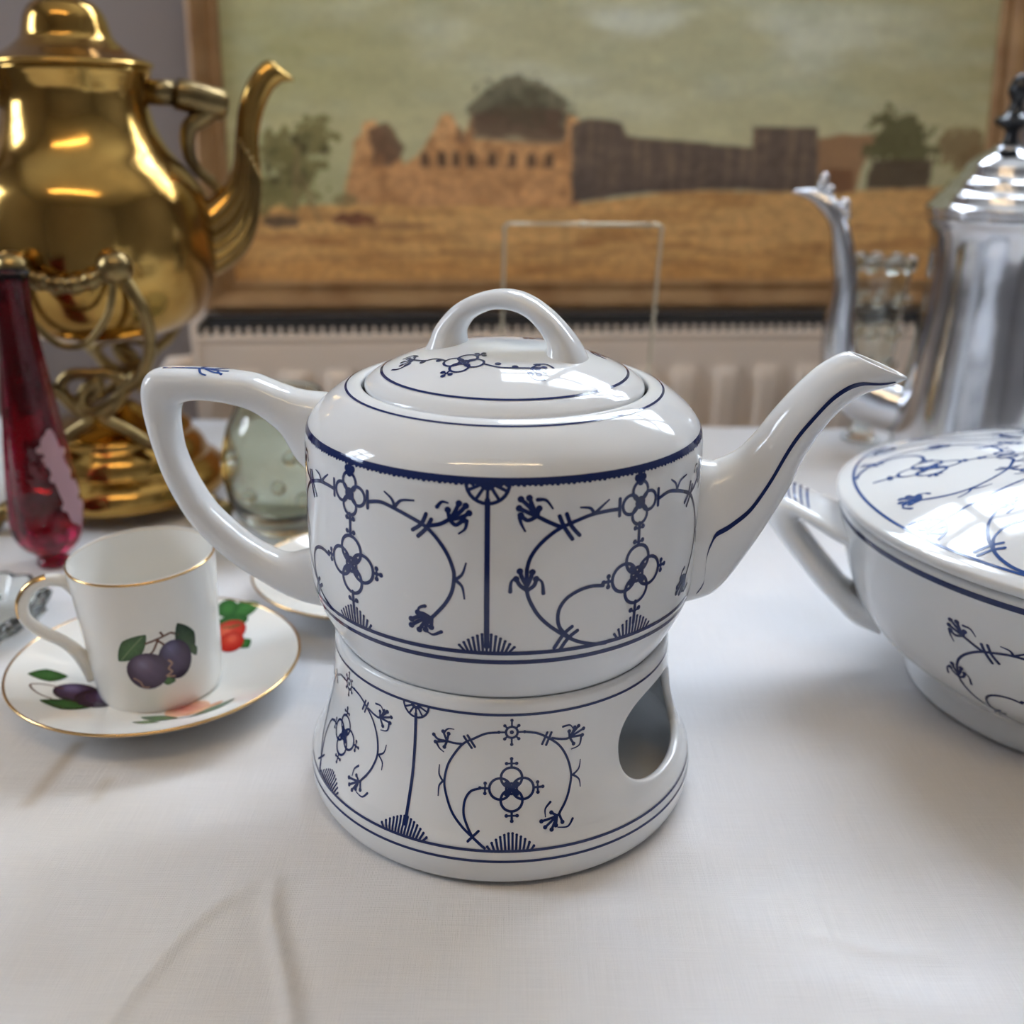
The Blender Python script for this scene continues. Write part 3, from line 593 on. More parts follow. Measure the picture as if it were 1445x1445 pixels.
# blue line along both flanks of the spout
SB=[[132.2,162.8],[121.3,162.6],[113.8,159.0],[105.8,150.8],[98.9,140.4],[93.2,127.7],[87.1,117.7],[81.4,112.2],[76.6,109.3],[74.4,106.0],[73.2,100.0],[72.4,90.0],[72.0,84.0]]
path = []
for r_, z_ in SB:
    best = None
    for i, s in enumerate(SP):
        for a in np.linspace(-PI/2, PI/2, 61):
            q = loft_pt(s, a); d = (q.dot(dS)*1000-r_)**2+(q.z*1000-z_)**2
            if best is None or d < best[0]: best = (d, i, a)
    path.append((best[1], best[2]))
path = crom(path, 6)
for sgn in (1, -1):
    g = Geo(); V = []
    def ev(i, a):
        i = min(max(i, 0), len(SP)-1.001); k = int(i); f = i-k; A, B = SP[k], SP[k+1]
        s = tuple(A[m].lerp(B[m], f) for m in range(3)); a = a if sgn > 0 else PI-a; return loft_pt(s, a, 2.0, .00012), s
    pts = [ev(*p_)[0] for p_ in path]; m = len(pts)
    for k in range(m):
        t = (pts[min(k+1, m-1)]-pts[max(k-1, 0)]).normalized(); i, a = path[k]; s = ev(i, a)[1]; nn = (pts[k]-s[0]).normalized(); sd = t.cross(nn).normalized()*.00075
        # re-project the ribbon edges on the section ellipse by a small change of angle
        da = .00080/max((s[1].length+s[2].length)/2, .004)
        V += [ev(i, a-da)[0], pts[k], ev(i, a+da)[0]]
    F = [(k*3+q, k*3+q+1, k*3+q+4, k*3+q+3) for k in range(m-1) for q in (0, 1)]
    g.add(V, F); g.obj('blue_line', COBALT, sp)
HU=[(-58,150.5),(-71.9,151.2),(-79.6,153),(-84.9,154.9),(-90.2,156.8),(-98,157.8),(-107,158.3),(-117,158.5),(-124,158.2),(-128.5,156.5),(-131.2,152),(-131.7,145),(-131,138),(-129.3,128.5),(-125.8,115.5),(-119.7,102.3),(-112.6,92.8),(-102.3,83.3),(-91.9,76.6),(-84,72),(-75,68.6),(-60,66)]
HL=[(-64,116),(-74,125),(-79.5,135),(-84.5,139.8),(-90.4,143.7),(-98,146),(-107,147.1),(-113.5,146.7),(-117,145.5),(-118.4,144),(-119.2,142),(-119.7,138),(-119.6,132),(-118.8,126),(-115.8,117.5),(-110.5,107.5),(-104.6,100.7),(-96.5,93.5),(-88.1,88.5),(-82.4,87.2),(-76.5,88.7),(-62,93)]
HWD=[12,10.5,9.5,9,8.6,8.4,8.4,8.4,8.3,8.2,8,7.8,7.6,7.4,7.2,7.1,7.1,7.2,7.5,8,8.6,9.5]
HS = pair_sections(HU, HL, HWD, dS)
g = Geo(); g.loft(HS, 40, 2.5); hd = g.obj('handle', PORC, tp)
def on_loft(S, ex=2.5):
    def f(u, v):   # u: section index, v: angle (deg)
        u = min(max(u, 0), len(S)-1.001); k = int(u); q = u-k; s = tuple(S[k][m].lerp(S[k+1][m], q) for m in range(3)); return loft_pt(s, math.radians(v), ex, .00012)
    return f
def ribbon_loft(Pn, f, pts, du, dv):
    P_ = crom(pts, 6) if len(pts) > 2 else np.array([np.array(pts[0])+(np.array(pts[1])-np.array(pts[0]))*t for t in np.linspace(0, 1, 7)])
    b = len(Pn.V); Tn = np.gradient(P_*np.array((1/du, 1/dv)), axis=0); Tn /= np.linalg.norm(Tn, axis=1)[:, None]+1e-9
    for p_, t in zip(P_, Tn):
        n_ = np.array((-t[1]*du, t[0]*dv))
        for k in (-.5, .5): Pn.V.append(tuple(f(*(p_+n_*k))))
    for k in range(len(P_)-1): a = b+2*k; Pn.F.append((a, a+1, a+3, a+2))
P = Print(None); f = on_loft(HS)
for q in ([(47, 84), (42, 86), (36.5, 88)], [(36.5, 88), (34, 70), (31.5, 66)], [(36.5, 88), (33.5, 92), (31, 108)], [(36.5, 88), (33.5, 82), (30.5, 84)], [(37.5, 86), (36.5, 60), (35, 50)], [(37.5, 90), (36, 112), (34.5, 122)], [(33, 76), (31.5, 58)]): ribbon_loft(P, f, q, .55, 7)
P.obj('blue_sprig', COBALT2, hd)
# lid
ld = crom([(44, 153), (47.5, 154), (48.8, 156.0), (48.6, 157.8), (47.2, 159.2), (45.2, 160.6), (42.9, 161.7), (39, 163.6), (33, 166.0), (26, 168.1), (17, 169.6), (8, 170.3), (.01, 170.5)], 6)
g = Geo(); g.revolve(np.vstack([[(.01, 153)], ld]), 160); lid = g.obj('lid', PORC, tp)
lpr = ld[14:]; lo_ = np.argsort(lpr[:, 0]); lr, lz = lpr[lo_, 0], lpr[lo_, 1]
def lid_map(x, y):   # flat mm coordinates on top of the lid
    r = math.hypot(x, y); z = np.interp(r, lr, lz)+.13; return (x/1000., y/1000., z/1000.)
P = Print(lid_map)
rr = 42.9
for k in range(160):
    a = [(rr*math.cos(2*PI*(k+t)/160), rr*math.sin(2*PI*(k+t)/160)) for t in (0, 1)]; P.strip(a, .9)
for sgn in (1, -1):
    def T2(q, s=sgn): 
        a = math.radians(-20); x_, y_ = q; x_, y_ = x_*s, y_*s; return (x_*math.cos(a)-y_*math.sin(a), x_*math.sin(a)+y_*math.cos(a))
    c = T2((-5.5, -24)); P.quatre(c, 3.2, 3.7, .9, tips=(70, 250), tl=3.0, tr=.9, rot=-20+0)
    for q in ([(-12.5, -23), (-17, -21), (-21, -21.5), (-26, -19)], [(1.5, -24), (7, -25), (12, -23.5), (17, -21)]): P.stroke([T2(p_) for p_ in q], .9)
    for cx0, cy0, d in ((-26, -19, -1), (17, -21, 1)):
        for dx, dy in ((3.5, 3), (4.5, .5), (3.5, -2.5), (1, 3.5), (1.2, -3.4), (2, 1)): P.stroke([T2((cx0, cy0)), T2((cx0+d*dx, cy0+dy))], .8); P.dot(T2((cx0+d*dx, cy0+dy)), .95)
        P.stroke([T2((cx0, cy0+3)), T2((cx0+d*3, cy0+5.5)), T2((cx0+d*6, cy0+4.5))], .9); P.stroke([T2((cx0, cy0-3)), T2((cx0+d*3, cy0-5.5)), T2((cx0+d*6, cy0-4.5))], .9)
    for x_ in (-15, -21, 6, 12): P.dot(T2((x_, -22.6)), 1.1)
P.obj('blue_pattern', COBALT, lid)
dK = Vector((math.cos(math.radians(20)), -math.sin(math.radians(20)), 0))
KO=[(-32,163.5),(-28.2,169.0),(-25.4,175.3),(-19.3,182.2),(-12.2,186.5),(-4.1,189.0),(3.4,189.2),(10.1,187.1),(16.9,182.8),(23.0,177.1),(27.4,171.3),(31,163.5)]
KI=[(-15,166.5),(-15.2,170.8),(-14.9,174.1),(-12.2,178.1),(-7.4,181.0),(-2.6,182.4),(3.5,182.2),(8.9,180.1),(13.1,176.3),(15.5,172.6),(16.0,170.5),(15.8,166.5)]
KW=[11,8.5,7.0,6.3,6.0,5.9,5.9,6.0,6.3,7.0,8.5,11]
g = Geo(); g.loft(pair_sections(KO, KI, KW, dK), 36, 2.3); g.obj('lid_handle', PORC, lid)

# ------------------------------------------------------------------ coffee can cup and saucer with fruit
def motif_colors(base, n): return base
class Decal:
    """flat painted shapes laid on a surface: fans with rings and per-vertex paint"""
    def __init__(s, f): s.f = f; s.V = []; s.F = []; s.C = []
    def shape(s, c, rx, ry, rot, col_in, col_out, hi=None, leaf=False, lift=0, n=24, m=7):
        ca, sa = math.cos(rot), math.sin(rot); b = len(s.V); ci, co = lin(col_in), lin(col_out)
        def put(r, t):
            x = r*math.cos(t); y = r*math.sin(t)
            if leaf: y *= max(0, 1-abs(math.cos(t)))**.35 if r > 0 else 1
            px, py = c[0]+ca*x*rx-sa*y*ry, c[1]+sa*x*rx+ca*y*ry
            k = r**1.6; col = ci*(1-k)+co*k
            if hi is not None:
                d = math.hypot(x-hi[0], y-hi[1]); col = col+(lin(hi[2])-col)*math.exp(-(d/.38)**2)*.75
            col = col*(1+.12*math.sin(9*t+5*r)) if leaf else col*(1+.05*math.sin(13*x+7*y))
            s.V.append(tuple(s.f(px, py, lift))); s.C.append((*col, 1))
        put(0, 0)
        for i in range(1, m+1):
            for j in range(n): put(i/m, 2*PI*j/n)
        for j in range(n): s.F.append((b, b+1+j, b+1+(j+1) % n))
        for i in range(m-1):
            for j in range(n): a = b+1+i*n; s.F.append((a+j, a+(j+1) % n, a+n+(j+1) % n, a+n+j))
    def line(s, pts, w, col, lift=.02):
        P_ = crom(pts, 6) if len(pts) > 2 else np.array(pts, float); b = len(s.V); Tn = np.gradient(P_, axis=0); Tn /= np.linalg.norm(Tn, axis=1)[:, None]+1e-9
        for p_, t in zip(P_, Tn):
            for k in (-.5, .5): s.V.append(tuple(s.f(p_[0]-t[1]*w*k, p_[1]+t[0]*w*k, lift))); s.C.append((*lin(col), 1))
        for k in range(len(P_)-1): a = b+2*k; s.F.append((a, a+1, a+3, a+2))
    def obj(s, name, parent): return mesh(name, s.V, s.F, DECAL, parent, True, s.C)
def saucer(name, label, loc, rot):
    s = thing(name, label, 'saucer', loc, (0, 0, rot))
    pf = crom([(19, 3.4), (20, .6), (22, .6), (23.5, 2.6), (30, 3.6), (42, 6.2), (54, 10.6), (61.5, 14.2), (63.0, 15.2), (62.8, 16.0), (61.6, 15.8), (54, 12.6), (42, 8.2), (32, 5.6), (26, 4.6), (18, 4.4), (.01, 4.4)], 5)
    g = Geo(); g.revolve(np.vstack([[(.01, 3.2)], pf]), 128); body = g.obj('dish', BONE, s)
    g = Geo(); g.tube([(.0626*math.cos(a), .0626*math.sin(a), .01565) for a in np.linspace(0, 2*PI, 129)[:-1]], .00068, 8, closed=True); g.obj('gilt_rim', GOLD, s)
    up = pf[len(pf)*9//17:]; o_ = np.argsort(up[:, 0])
    def f(x, y, lift): r = math.hypot(x, y); return (x/1000., y/1000., (np.interp(r, up[o_, 0], up[o_, 1])+.12+lift*.6)/1000.)
    return s, f
SX, SY = -.1550, .0530
s1, sf = saucer('saucer', 'gilt rimmed white saucer printed with fruit, under the plum cup', (SX, SY, 0), 0)
D = Decal(sf); Q = lambda x, y: ((x-SX)*1000, (y-SY)*1000)
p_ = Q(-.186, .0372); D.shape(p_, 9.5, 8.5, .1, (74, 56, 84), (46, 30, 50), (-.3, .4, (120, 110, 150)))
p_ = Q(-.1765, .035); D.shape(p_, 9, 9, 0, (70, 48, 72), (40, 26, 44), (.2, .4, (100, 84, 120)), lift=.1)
D.shape(Q(-.2015, .0455), 8, 5, .5, (62, 104, 54), (40, 74, 34), leaf=True); D.shape(Q(-.1855, .0245), 10, 5.5, .15, (58, 100, 52), (38, 72, 32), leaf=True, lift=.05)
D.line([Q(-.192, .0385), Q(-.199, .038), Q(-.204, .034), Q(-.199, .029), Q(-.192, .027)], .8, (96, 56, 40))
D.obj('plum_print', s1); D = Decal(sf)
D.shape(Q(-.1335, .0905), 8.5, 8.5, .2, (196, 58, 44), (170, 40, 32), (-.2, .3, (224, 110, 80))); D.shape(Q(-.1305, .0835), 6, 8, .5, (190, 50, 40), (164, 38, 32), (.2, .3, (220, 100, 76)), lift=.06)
D.shape(Q(-.1335, .098), 8, 4.5, 0, (54, 104, 52), (40, 84, 40)); D.shape(Q(-.129, .1055), 7.5, 6, .5, (62, 116, 56), (44, 88, 44)); D.shape(Q(-.138, .107), 6, 5, 2.2, (62, 116, 56), (44, 88, 44), lift=.05)
D.shape(Q(-.1235, .081), 5, 3.5, -.9, (62, 116, 56), (44, 88, 44), leaf=True)
D.obj('strawberry_print', s1); D = Decal(sf)
D.shape(Q(-.134, .0255), 9.5, 9.0, .4, (206, 132, 112), (226, 178, 146), (-.3, .5, (176, 84, 84)))
D.shape(Q(-.126, .0228), 9.0, 2.6, .78, (230, 176, 138), (206, 140, 104), lift=.1)
D.shape(Q(-.1215, .0205), 11, 3.2, .80, (70, 108, 62), (48, 82, 46), leaf=True, lift=.12); D.shape(Q(-.143, .0165), 9, 3.4, -.25, (70, 110, 62), (48, 82, 46), leaf=True, lift=.12); D.shape(Q(-.147, .0118), 6, 2.4, -.1, (96, 130, 84), (60, 96, 56), leaf=True)
D.line([Q(-.138, .014), Q(-.132, .0135), Q(-.128, .015)], .7, (80, 60, 44))
D.obj('peach_print', s1)
cup = thing('coffee_cup', 'straight white coffee cup with two purple plums and gilt rim, on its saucer', 'cup', (-.1530, .0500, .0046), (math.radians(.6), math.radians(-2.0), math.radians(21.5)))
co = crom([(22.5, 1.2), (23.5, .2), (25.4, .4), (26.3, 1.8), (26.9, 5), (27.6, 14), (28.5, 30), (29.6, 48), (30.5, 61), (30.6, 62.6), (30.0, 63.1), (29.4, 62.4), (28.4, 48), (27.3, 30), (26.3, 14), (25.2, 5.5), (22, 3.4), (10, 3), (.01, 3)], 5)
g = Geo(); g.revolve(np.vstack([[(.01, 1.2)], co]), 112); g.obj('body', BONE, cup)
g = Geo(); g.tube([(.03005*math.cos(a), .03005*math.sin(a), .0629) for a in np.linspace(0, 2*PI, 97)[:-1]], .00062, 8, closed=True); g.obj('gilt_rim', GOLD, cup)
cpf = profile_fn(co[15:46])
def cupmap(s_, v, lift): return wall_map(cpf, math.radians(3.5), 28.5, .10+lift*.5)(s_, v)
D = Decal(cupmap); vc = 27.5
D.shape((-11.0, vc+6.2), 9, 4.8, .75, (84, 116, 74), (56, 86, 50), leaf=True); D.line([(-16, vc+.8), (-11, vc+6.4), (-6, vc+11.5)], .35, (130, 150, 110), .1)
D.shape((11.0, vc+5.8), 9, 4.6, -1.25, (62, 84, 60), (42, 62, 44), leaf=True); D.shape((14.2, vc-1), 3.4, 1.8, -1.3, (70, 90, 60), (60, 80, 50), leaf=True)
for q in ([(-5.5, vc+8), (0, vc+9.5), (5, vc+11)], [(-1, vc+9.2), (1.5, vc+6.5), (2.5, vc+4)], [(5, vc+11), (8, vc+9)], [(0, vc+9.5), (-2.5, vc+4.5), (-4, vc+3)], [(2, vc+10.2), (1, vc+12.5)]): D.line(q, .9, (104, 70, 54))
D.shape((1.5, vc-11.3), 3.2, 2.4, -.4, (82, 116, 66), (60, 92, 50), leaf=True)
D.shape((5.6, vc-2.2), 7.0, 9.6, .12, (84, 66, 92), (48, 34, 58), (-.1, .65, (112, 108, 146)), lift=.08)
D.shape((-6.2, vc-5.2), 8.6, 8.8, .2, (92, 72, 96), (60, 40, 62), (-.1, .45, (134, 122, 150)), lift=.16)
D.line([(2.5, vc-1.5), (3.8, vc-3.5), (2.2, vc-5.5), (3.4, vc-7.5), (1, vc-9), (4.5, vc-10)], .7, (170, 132, 112), .3); D.line([(-12.5, vc-8), (-10, vc-10), (-9, vc-12.5), (-6.5, vc-13)], .6, (166, 126, 110), .3)
D.obj('plum_print', cup)
hp = [(-27.5, 52.5), (-31.5, 56.6), (-38, 58.3), (-44.8, 55.8), (-49.0, 49.4), (-48.6, 42), (-43.0, 34.8), (-36, 28.6), (-30.8, 21), (-27.0, 9.5)]
hpts = crom(hp, 7)/1000.
g = Geo(); wid = np.interp(np.linspace(0, 1, len(hpts)), [0, .12, .4, .8, 1], [.0036, .0027, .0026, .0026, .0036])
g.tube([(x_, 0, z_) for x_, z_ in hpts], wid, 16); hnd = g.obj('handle', BONE, cup)
gp = [Vector((x_, 0, z_)) for x_, z_ in hpts[14:34]]; g = Geo(); V = []; 
for i, q in enumerate(gp):
    t = (gp[min(i+1, len(gp)-1)]-gp[max(i-1, 0)]).normalized(); out = Vector((0, 1, 0)).cross(t); out = out if out.dot(q-Vector((-.036, 0, .046))) > 0 else -out
    for a in np.linspace(-1.0, 1.0, 9): V.append(q+(out*math.cos(a)+Vector((0, 1, 0))*math.sin(a))*.00275)
g.add(V, [(i*9+j, i*9+j+1, (i+1)*9+j+1, (i+1)*9+j) for i in range(len(gp)-1) for j in range(8)]); g.obj('gilt_band', GOLD, hnd)
s2, sf2 = saucer('saucer', 'gilt rimmed white saucer standing empty behind the teapot handle', (-.073, .156, 0), 1.2)
D = Decal(sf2)
D.shape((20, 30), 9, 8, .3, (196, 58, 44), (150, 36, 30)); D.shape((25, 34), 7, 4, .9, (62, 116, 56), (44, 88, 44), leaf=True); D.obj('strawberry_print', s2); D = Decal(sf2); D.shape((36, -8), 9, 9, .3, (74, 56, 84), (46, 30, 50)); D.obj('plum_print', s2)

# ------------------------------------------------------------------ tureen
TUX, TUY = .265, .066
tu = thing('tureen', 'round lidded white tureen with blue vine pattern and loop handles', 'tureen', (TUX, TUY, 0))
bp = crom([(70, 1.6), (71.5, .4), (73.2, .8), (73.5, 3), (72.6, 9), (74, 13), (81, 18), (92, 27), (100.5, 38), (106.5, 52), (110.5, 66), (112.6, 76), (113.6, 80), (113.5, 82.6), (112, 83.6), (109.5, 82.5), (107.5, 76), (104, 60), (95, 38), (80, 22), (60, 14), (.01, 12)], 5)
g = Geo(); g.revolve(np.vstack([[(.01, 6), (66, 6)], bp]), 160); g.obj('bowl', PORC, tu)
lp2 = crom([(103, 80), (107, 82.5), (113.5, 84.2), (115.6, 86.0), (115.4, 88.2), (113.0, 89.6), (108, 91.4), (98, 95.5), (84, 101.0), (66, 106.6), (46, 111), (25, 113.4), (14, 114.2), (.01, 114.6)], 5)
g = Geo(); g.revolve(np.vstack([[(.01, 80)], lp2]), 160); tl = g.obj('lid', PORC, tu)
g = Geo(); g.loft(pair_sections([(-24, 110), (-22, 122), (-12, 132), (0, 135), (12, 132), (22, 122), (24, 110)], [(-12, 110), (-12, 118), (-7, 124), (0, 126), (7, 124), (12, 118), (12, 110)], [9, 7.5, 6.5, 6, 6.5, 7.5, 9], Vector((math.cos(.5), math.sin(.5), 0))), 28, 2.3); g.obj('lid_handle', PORC, tl)
tuf = profile_fn(bp[15:62]); up = lp2[20:]; o_ = np.argsort(up[:, 0]); ur, uz = up[o_, 0], up[o_, 1]
# body print: the teapot panel stretched round the bowl
P = Print(None); A0 = math.radians(-33)
def body_map(c):
    base = wall_map(tuf, c, 105.0, .14)
    return lambda s_, v: base(s_*1.05, 15.5+(v-86)*.93)
for c in range(4):
    P.f = body_map(A0+2*PI*c/4); panel_teapot(P, 1.15)
P.f = wall_map(tuf, 0, 112, .14); circle(P, 112, 79.4, 2.6)
P.obj('blue_pattern', COBALT, tu)
P = Print(None)
def lid_polar(c):
    def f(s_, v):
        r = 106.5-(v-88)*1.28; th = c+s_/96.; z = np.interp(r, ur, uz)+.14; return (r/1000.*math.sin(th), -r/1000.*math.cos(th), z/1000.)
    return f
for c in range(6):
    ac = math.radians(-98)+2*PI*c/6
    P.f = lid_polar(ac); panel_teapot(P, 1.15, fan=False)
    P.f = lid_polar(ac+PI/6); P.stroke([(0, 96), (0, 115), (0, 138)], 1.4)
    P.f = (lambda b_: (lambda s_, v: b_(s_, 176-v)))(lid_polar(ac+PI/6)); P.rosette((0, 88), 7.5, 1.1)
def lidring(s_, v): z = np.interp(v, ur, uz)+.14; th = s_/108.; return (v/1000.*math.sin(th), -v/1000.*math.cos(th), z/1000.)
P.f = lidring; circle(P, 108, 108.6, 1.3); circle(P, 108, 36, 1.0)
P.obj('blue_pattern', COBALT2, tl)
for ang in (0, 180):
    th = math.radians(-104+ang); dT = Vector((math.sin(th), -math.cos(th), 0))
    UO = [(96, 72), (112, 75.5), (126, 81), (138, 85.5), (145.5, 86), (149, 80), (146, 71), (135, 57), (122, 42), (110, 30), (101, 22), (88, 17)]
    UI = [(98, 61), (112, 65), (121, 69.5), (127, 73), (129, 73), (129, 70), (126, 64), (119, 55.5), (111, 47), (105, 41), (98, 38), (90, 37)]
    UW = [25, 23, 21, 20, 19, 18.5, 18, 16.5, 15, 14, 13, 13]
    S = pair_sections(UO, UI, UW, dT); g = Geo(); g.loft(S, 36, 2.3); ho = g.obj('handle', PORC, tu)
    P = Print(None); f = on_loft(S, 2.3)
    for u in np.arange(13, 24, 1.5): P = Print(None); ribbon_loft(P, f, [(u, 50), (u, 90), (u, 130)], .5, 8); P.obj('blue_stripe', COBALT2, ho)
    P = Print(None)
    P = Print(None); ribbon_loft(P, f, [(50, 60), (56, 90), (60, 70)], .8, 10); P.obj('blue_leaf', COBALT2, ho)

# ------------------------------------------------------------------ brass kettle on its stand
BX, BY = -.261, .304
face = math.atan2(.0032-BX, BY+.3523)      # azimuth toward the viewer side of the table
kt = thing('brass_kettle', 'large polished brass kettle with domed lid and swan neck spout, on its stand', 'kettle', (BX, BY, 0), (0, 0, face))
kp = crom([(30, 111), (44, 114), (57.5, 121), (66, 131), (71, 144), (73.6, 160), (73.2, 178), (69.5, 198), (61.5, 211), (51, 223), (44.5, 236), (41.5, 248), (41.5, 256), (43.5, 263), (45, 267.5), (43.5, 269), (40, 268.5)], 6)
g = Geo(); g.revolve(np.vstack([[(.01, 110)], kp, [(.01, 267)]]), 96); g.obj('body', BRASS, kt)
kl = crom([(45.8, 269.2), (46.8, 270.5), (45.5, 272.5), (40, 275), (33, 278.5), (28.0, 282.5), (26.0, 284.5), (24.8, 287), (23.6, 292), (22, 297), (18.5, 302), (13, 305.4), (7, 307), (5, 308), (4.2, 311), (6.5, 315), (7, 319), (5, 323), (.01, 324.5)], 6)
g = Geo(); g.revolve(np.vstack([[(.01, 269.2)], kl]), 80); g.obj('lid', BRASS, kt)
dX = Vector((1, 0, 0))
KU = [(48, 188), (66, 192), (79, 200), (88, 212), (91.5, 230), (95.5, 250), (103, 266), (111.5, 275), (117, 276.5), (121, 274), (130.5, 266.6)]
KL = [(46, 138), (66, 142), (88, 154), (101, 174), (106, 202), (106.2, 228), (110, 245), (116.7, 258), (121.5, 262.5), (124, 264), (131, 265)]
g = Geo(); S = pair_sections(KU, KL, [19, 17, 14, 11, 8.5, 7.5, 7, 6.5, 6, 5, 1.5], dX); g.loft(S, 28, 2.0); ks = g.obj('spout', BRASS, kt)
g = Geo()
for k in range(7):
    a = -.9+.3*k; pts = []
    for u in range(2, 26): 
        q = loft_pt(S[u], a, 2.0, .0004); pts.append(q)
    g.tube(pts, .0011, 6)
g.obj('spout_fluting', BRASSD, ks)
g = Geo(); g.tube([(.040, 0, .2565), (.058, 0, .2560)], [.0075, .0075], 20); g.tube([(.058, 0, .2560), (.060, 0, .2555), (.086, 0, .2495), (.0885, 0, .249)], [.0092, .0095, .0095, .006], 20)
br = g.obj('handle_bracket', BRASSD, kt)
g = Geo(); g.tube(crom([(.080, 0, .2490), (.073, 0, .243), (.064, 0, .236), (.0625, 0, .222), (.067, 0, .211), (.077, 0, .202), (.081, 0, .192)], 6)*1.0, list(np.interp(np.linspace(0, 1, 37), [0, .2, .6, 1], [.0075, .006, .0035, .0032])), 14); g.obj('bracket_strut', BRASSD, br)
g = Geo(); g.tube(crom([(-.040, 0, .252), (-.062, 0, .256), (-.092, 0, .246), (-.104, 0, .215), (-.098, 0, .182), (-.080, 0, .160), (-.066, 0, .150)], 6), .0065, 14); g.obj('handle', BRASSD, kt)
# stand
sd = thing('kettle_stand', 'ornate brass stand with knotted scrolls and round stepped base, carrying the kettle', 'stand', (BX, BY, 0), (0, 0, face))
g = Geo(); g.revolve(crom([(.01, 9), (50, 9), (66, 9.5), (69, 12), (69.5, 17), (66.5, 23), (60, 28), (57.5, 30), (57, 33), (54, 39), (49, 44), (47.5, 46.5), (48, 49), (45, 52), (38, 55), (28, 58), (18, 62), (12, 66), (.01, 67)], 4), 80); g.obj('base', BRASS, sd)
for k, a in enumerate((-62, 38, 180)):
    t = math.radians(a); c = Vector((math.sin(t), -math.cos(t), 0)); g = Geo(); g.tube([c*.060+Vector((0, 0, .012)), c*.078+Vector((0, 0, .012)), c*.087+Vector((0, 0, .009))], [.007, .0075, .006], 12, flat=.8); g.ball(tuple(c*.090+Vector((0, 0, .0078))), .0075, 14, 10, (1.1, 1.1, 1)); g.obj('foot', BRASSD, sd)
def scroll_group(az):
    """front knot, two rising arms and the swag between their bosses, facing azimuth az"""
    ca, sa = math.cos(az), math.sin(az)
    def W(x_, r_, z_): return (ca*x_+sa*r_, sa*x_-ca*r_, z_)   # x_: sideways, r_: outward
    def tube(name, pts, rad, n=10, par=sd): 
        q = crom(pts, 6); g = Geo(); g.tube([W(*p_) for p_ in q], rad, n); return g.obj(name, BRASSD, par)
    for s in (-1, 1):
        arm = tube('arm', [(s*.030, .047, .049), (s*.016, .047, .060), (s*.004, .050, .069), (s*.012, .053, .077), (s*.020, .056, .088), (s*.031, .066, .097), (s*.040, .078, .115), (s*.041, .082, .135), (s*.034, .080, .152), (s*.027, .0785, .162)], .0036)
        g = Geo(); g.ball(W(s*.027, .0795, .163), .0098, 16, 10); g.obj('boss', BRASSD, sd)
        g = Geo(); g.ball(W(s*.031, .0475, .050), .0045, 12, 8); g.obj('scroll_tip', BRASSD, sd)
    g = Geo(); q = crom([(0, .052, .097), (.012, .052, .0965), (.018, .052, .090), (.012, .053, .080), (0, .054, .074), (-.008, .054, .078), (-.004, .053, .088), (.004, .052, .092), (0.0, .051, .083), (-.012, .052, .080), (-.018, .052, .089), (-.012, .052, .0965)], 6, True)
    g.tube([W(*p_) for p_ in q], .0036, 10, closed=True); g.obj('knot', BRASSD, sd)
    g = Geo(); g.tube([W(*p_) for p_ in crom([(-.026, .082, .160), (-.022, .086, .140), (-.010, .086, .124), (0, .086, .1205), (.010, .086, .124), (.022, .086, .140), (.026, .082, .160)], 6)], .0020, 10); g.obj('hanging_ring', BRASSD, sd)
    for k in range(11):
        u = -1+2*k/10.; g = Geo(); g.ball(W(.022*u, .080, .1535+.007*u*u), .0044 if k % 2 else .0056, 10, 7); g.obj('swag_bead', BRASSD, sd)
for a in (-12, 168): scroll_group(math.radians(a))
# ------------------------------------------------------------------ ruby vase, glass things
vz = thing('bud_vase', 'slender ruby red glass bud vase with white enamel patch, beside the coffee cup', 'vase', (-.2615, .1900, 0), (0, 0, 0))
vp = [(.01, .3), (8.6, .3), (9.0, 2.2), (7.6, 5), (10.5, 8.5), (15.0, 13), (18.4, 20), (19.4, 28), (18.8, 42), (17.2, 60), (14.6, 84), (12.0, 110), (10.0, 130), (9.0, 148), (9.4, 160), (10.4, 166), (9.6, 166.6), (8.0, 160), (7.4, 148), (8.2, 130), (10, 110), (12.4, 84), (14.8, 60), (16, 42), (16, 28), (12, 19), (6, 15), (.01, 14)]
g = Geo(); g.revolve(np.vstack([vp[:4], crom(vp[3:15], 5), vp[15:]]), 96, lobes=lambda t, z: 1+.035*math.cos(8*t+z*.03)*min(1, max(0, (z-6)/14))); g.obj('body', RUBY, vz)
vf = profile_fn(crom(vp[3:15], 5))
D = Print(wall_map(vf, math.radians(58), 17, .95))
rs = np.random.RandomState(5)
D.stroke([(-2, 76), (0, 64), (2, 52), (4, 42), (6, 32)], 10)
for k in range(26):
    t = k/25.; c = (-2+8*t, 76-44*t); a = rs.uniform(0, 6.28); D.stroke([c, (c[0]+6.4*math.cos(a), c[1]+5*math.sin(a))], rs.uniform(2.5, 5))
D.obj('enamel_patch', FROST, vz)
jr = thing('glass_vase', 'round clear glass vase with blown bubbles, seen inside the teapot handle', 'vase', (-.139, .250, 0))
jp = crom([(.01, .4), (16, .4), (20, 1.5), (27, 8), (33.5, 20), (36.4, 36), (36, 52), (32, 68), (27, 78), (25.5, 84), (26.5, 88), (25, 89), (23.4, 84), (25, 77), (30, 67), (33.4, 52), (33.6, 36), (30, 22), (22, 13), (10, 9), (.01, 8.5)], 4)
g = Geo(); g.revolve(jp, 72); g.obj('body', MURKY, jr)
jf = profile_fn(crom([(27, 8), (33.5, 20), (36.4, 36), (36, 52), (32, 68)], 5))
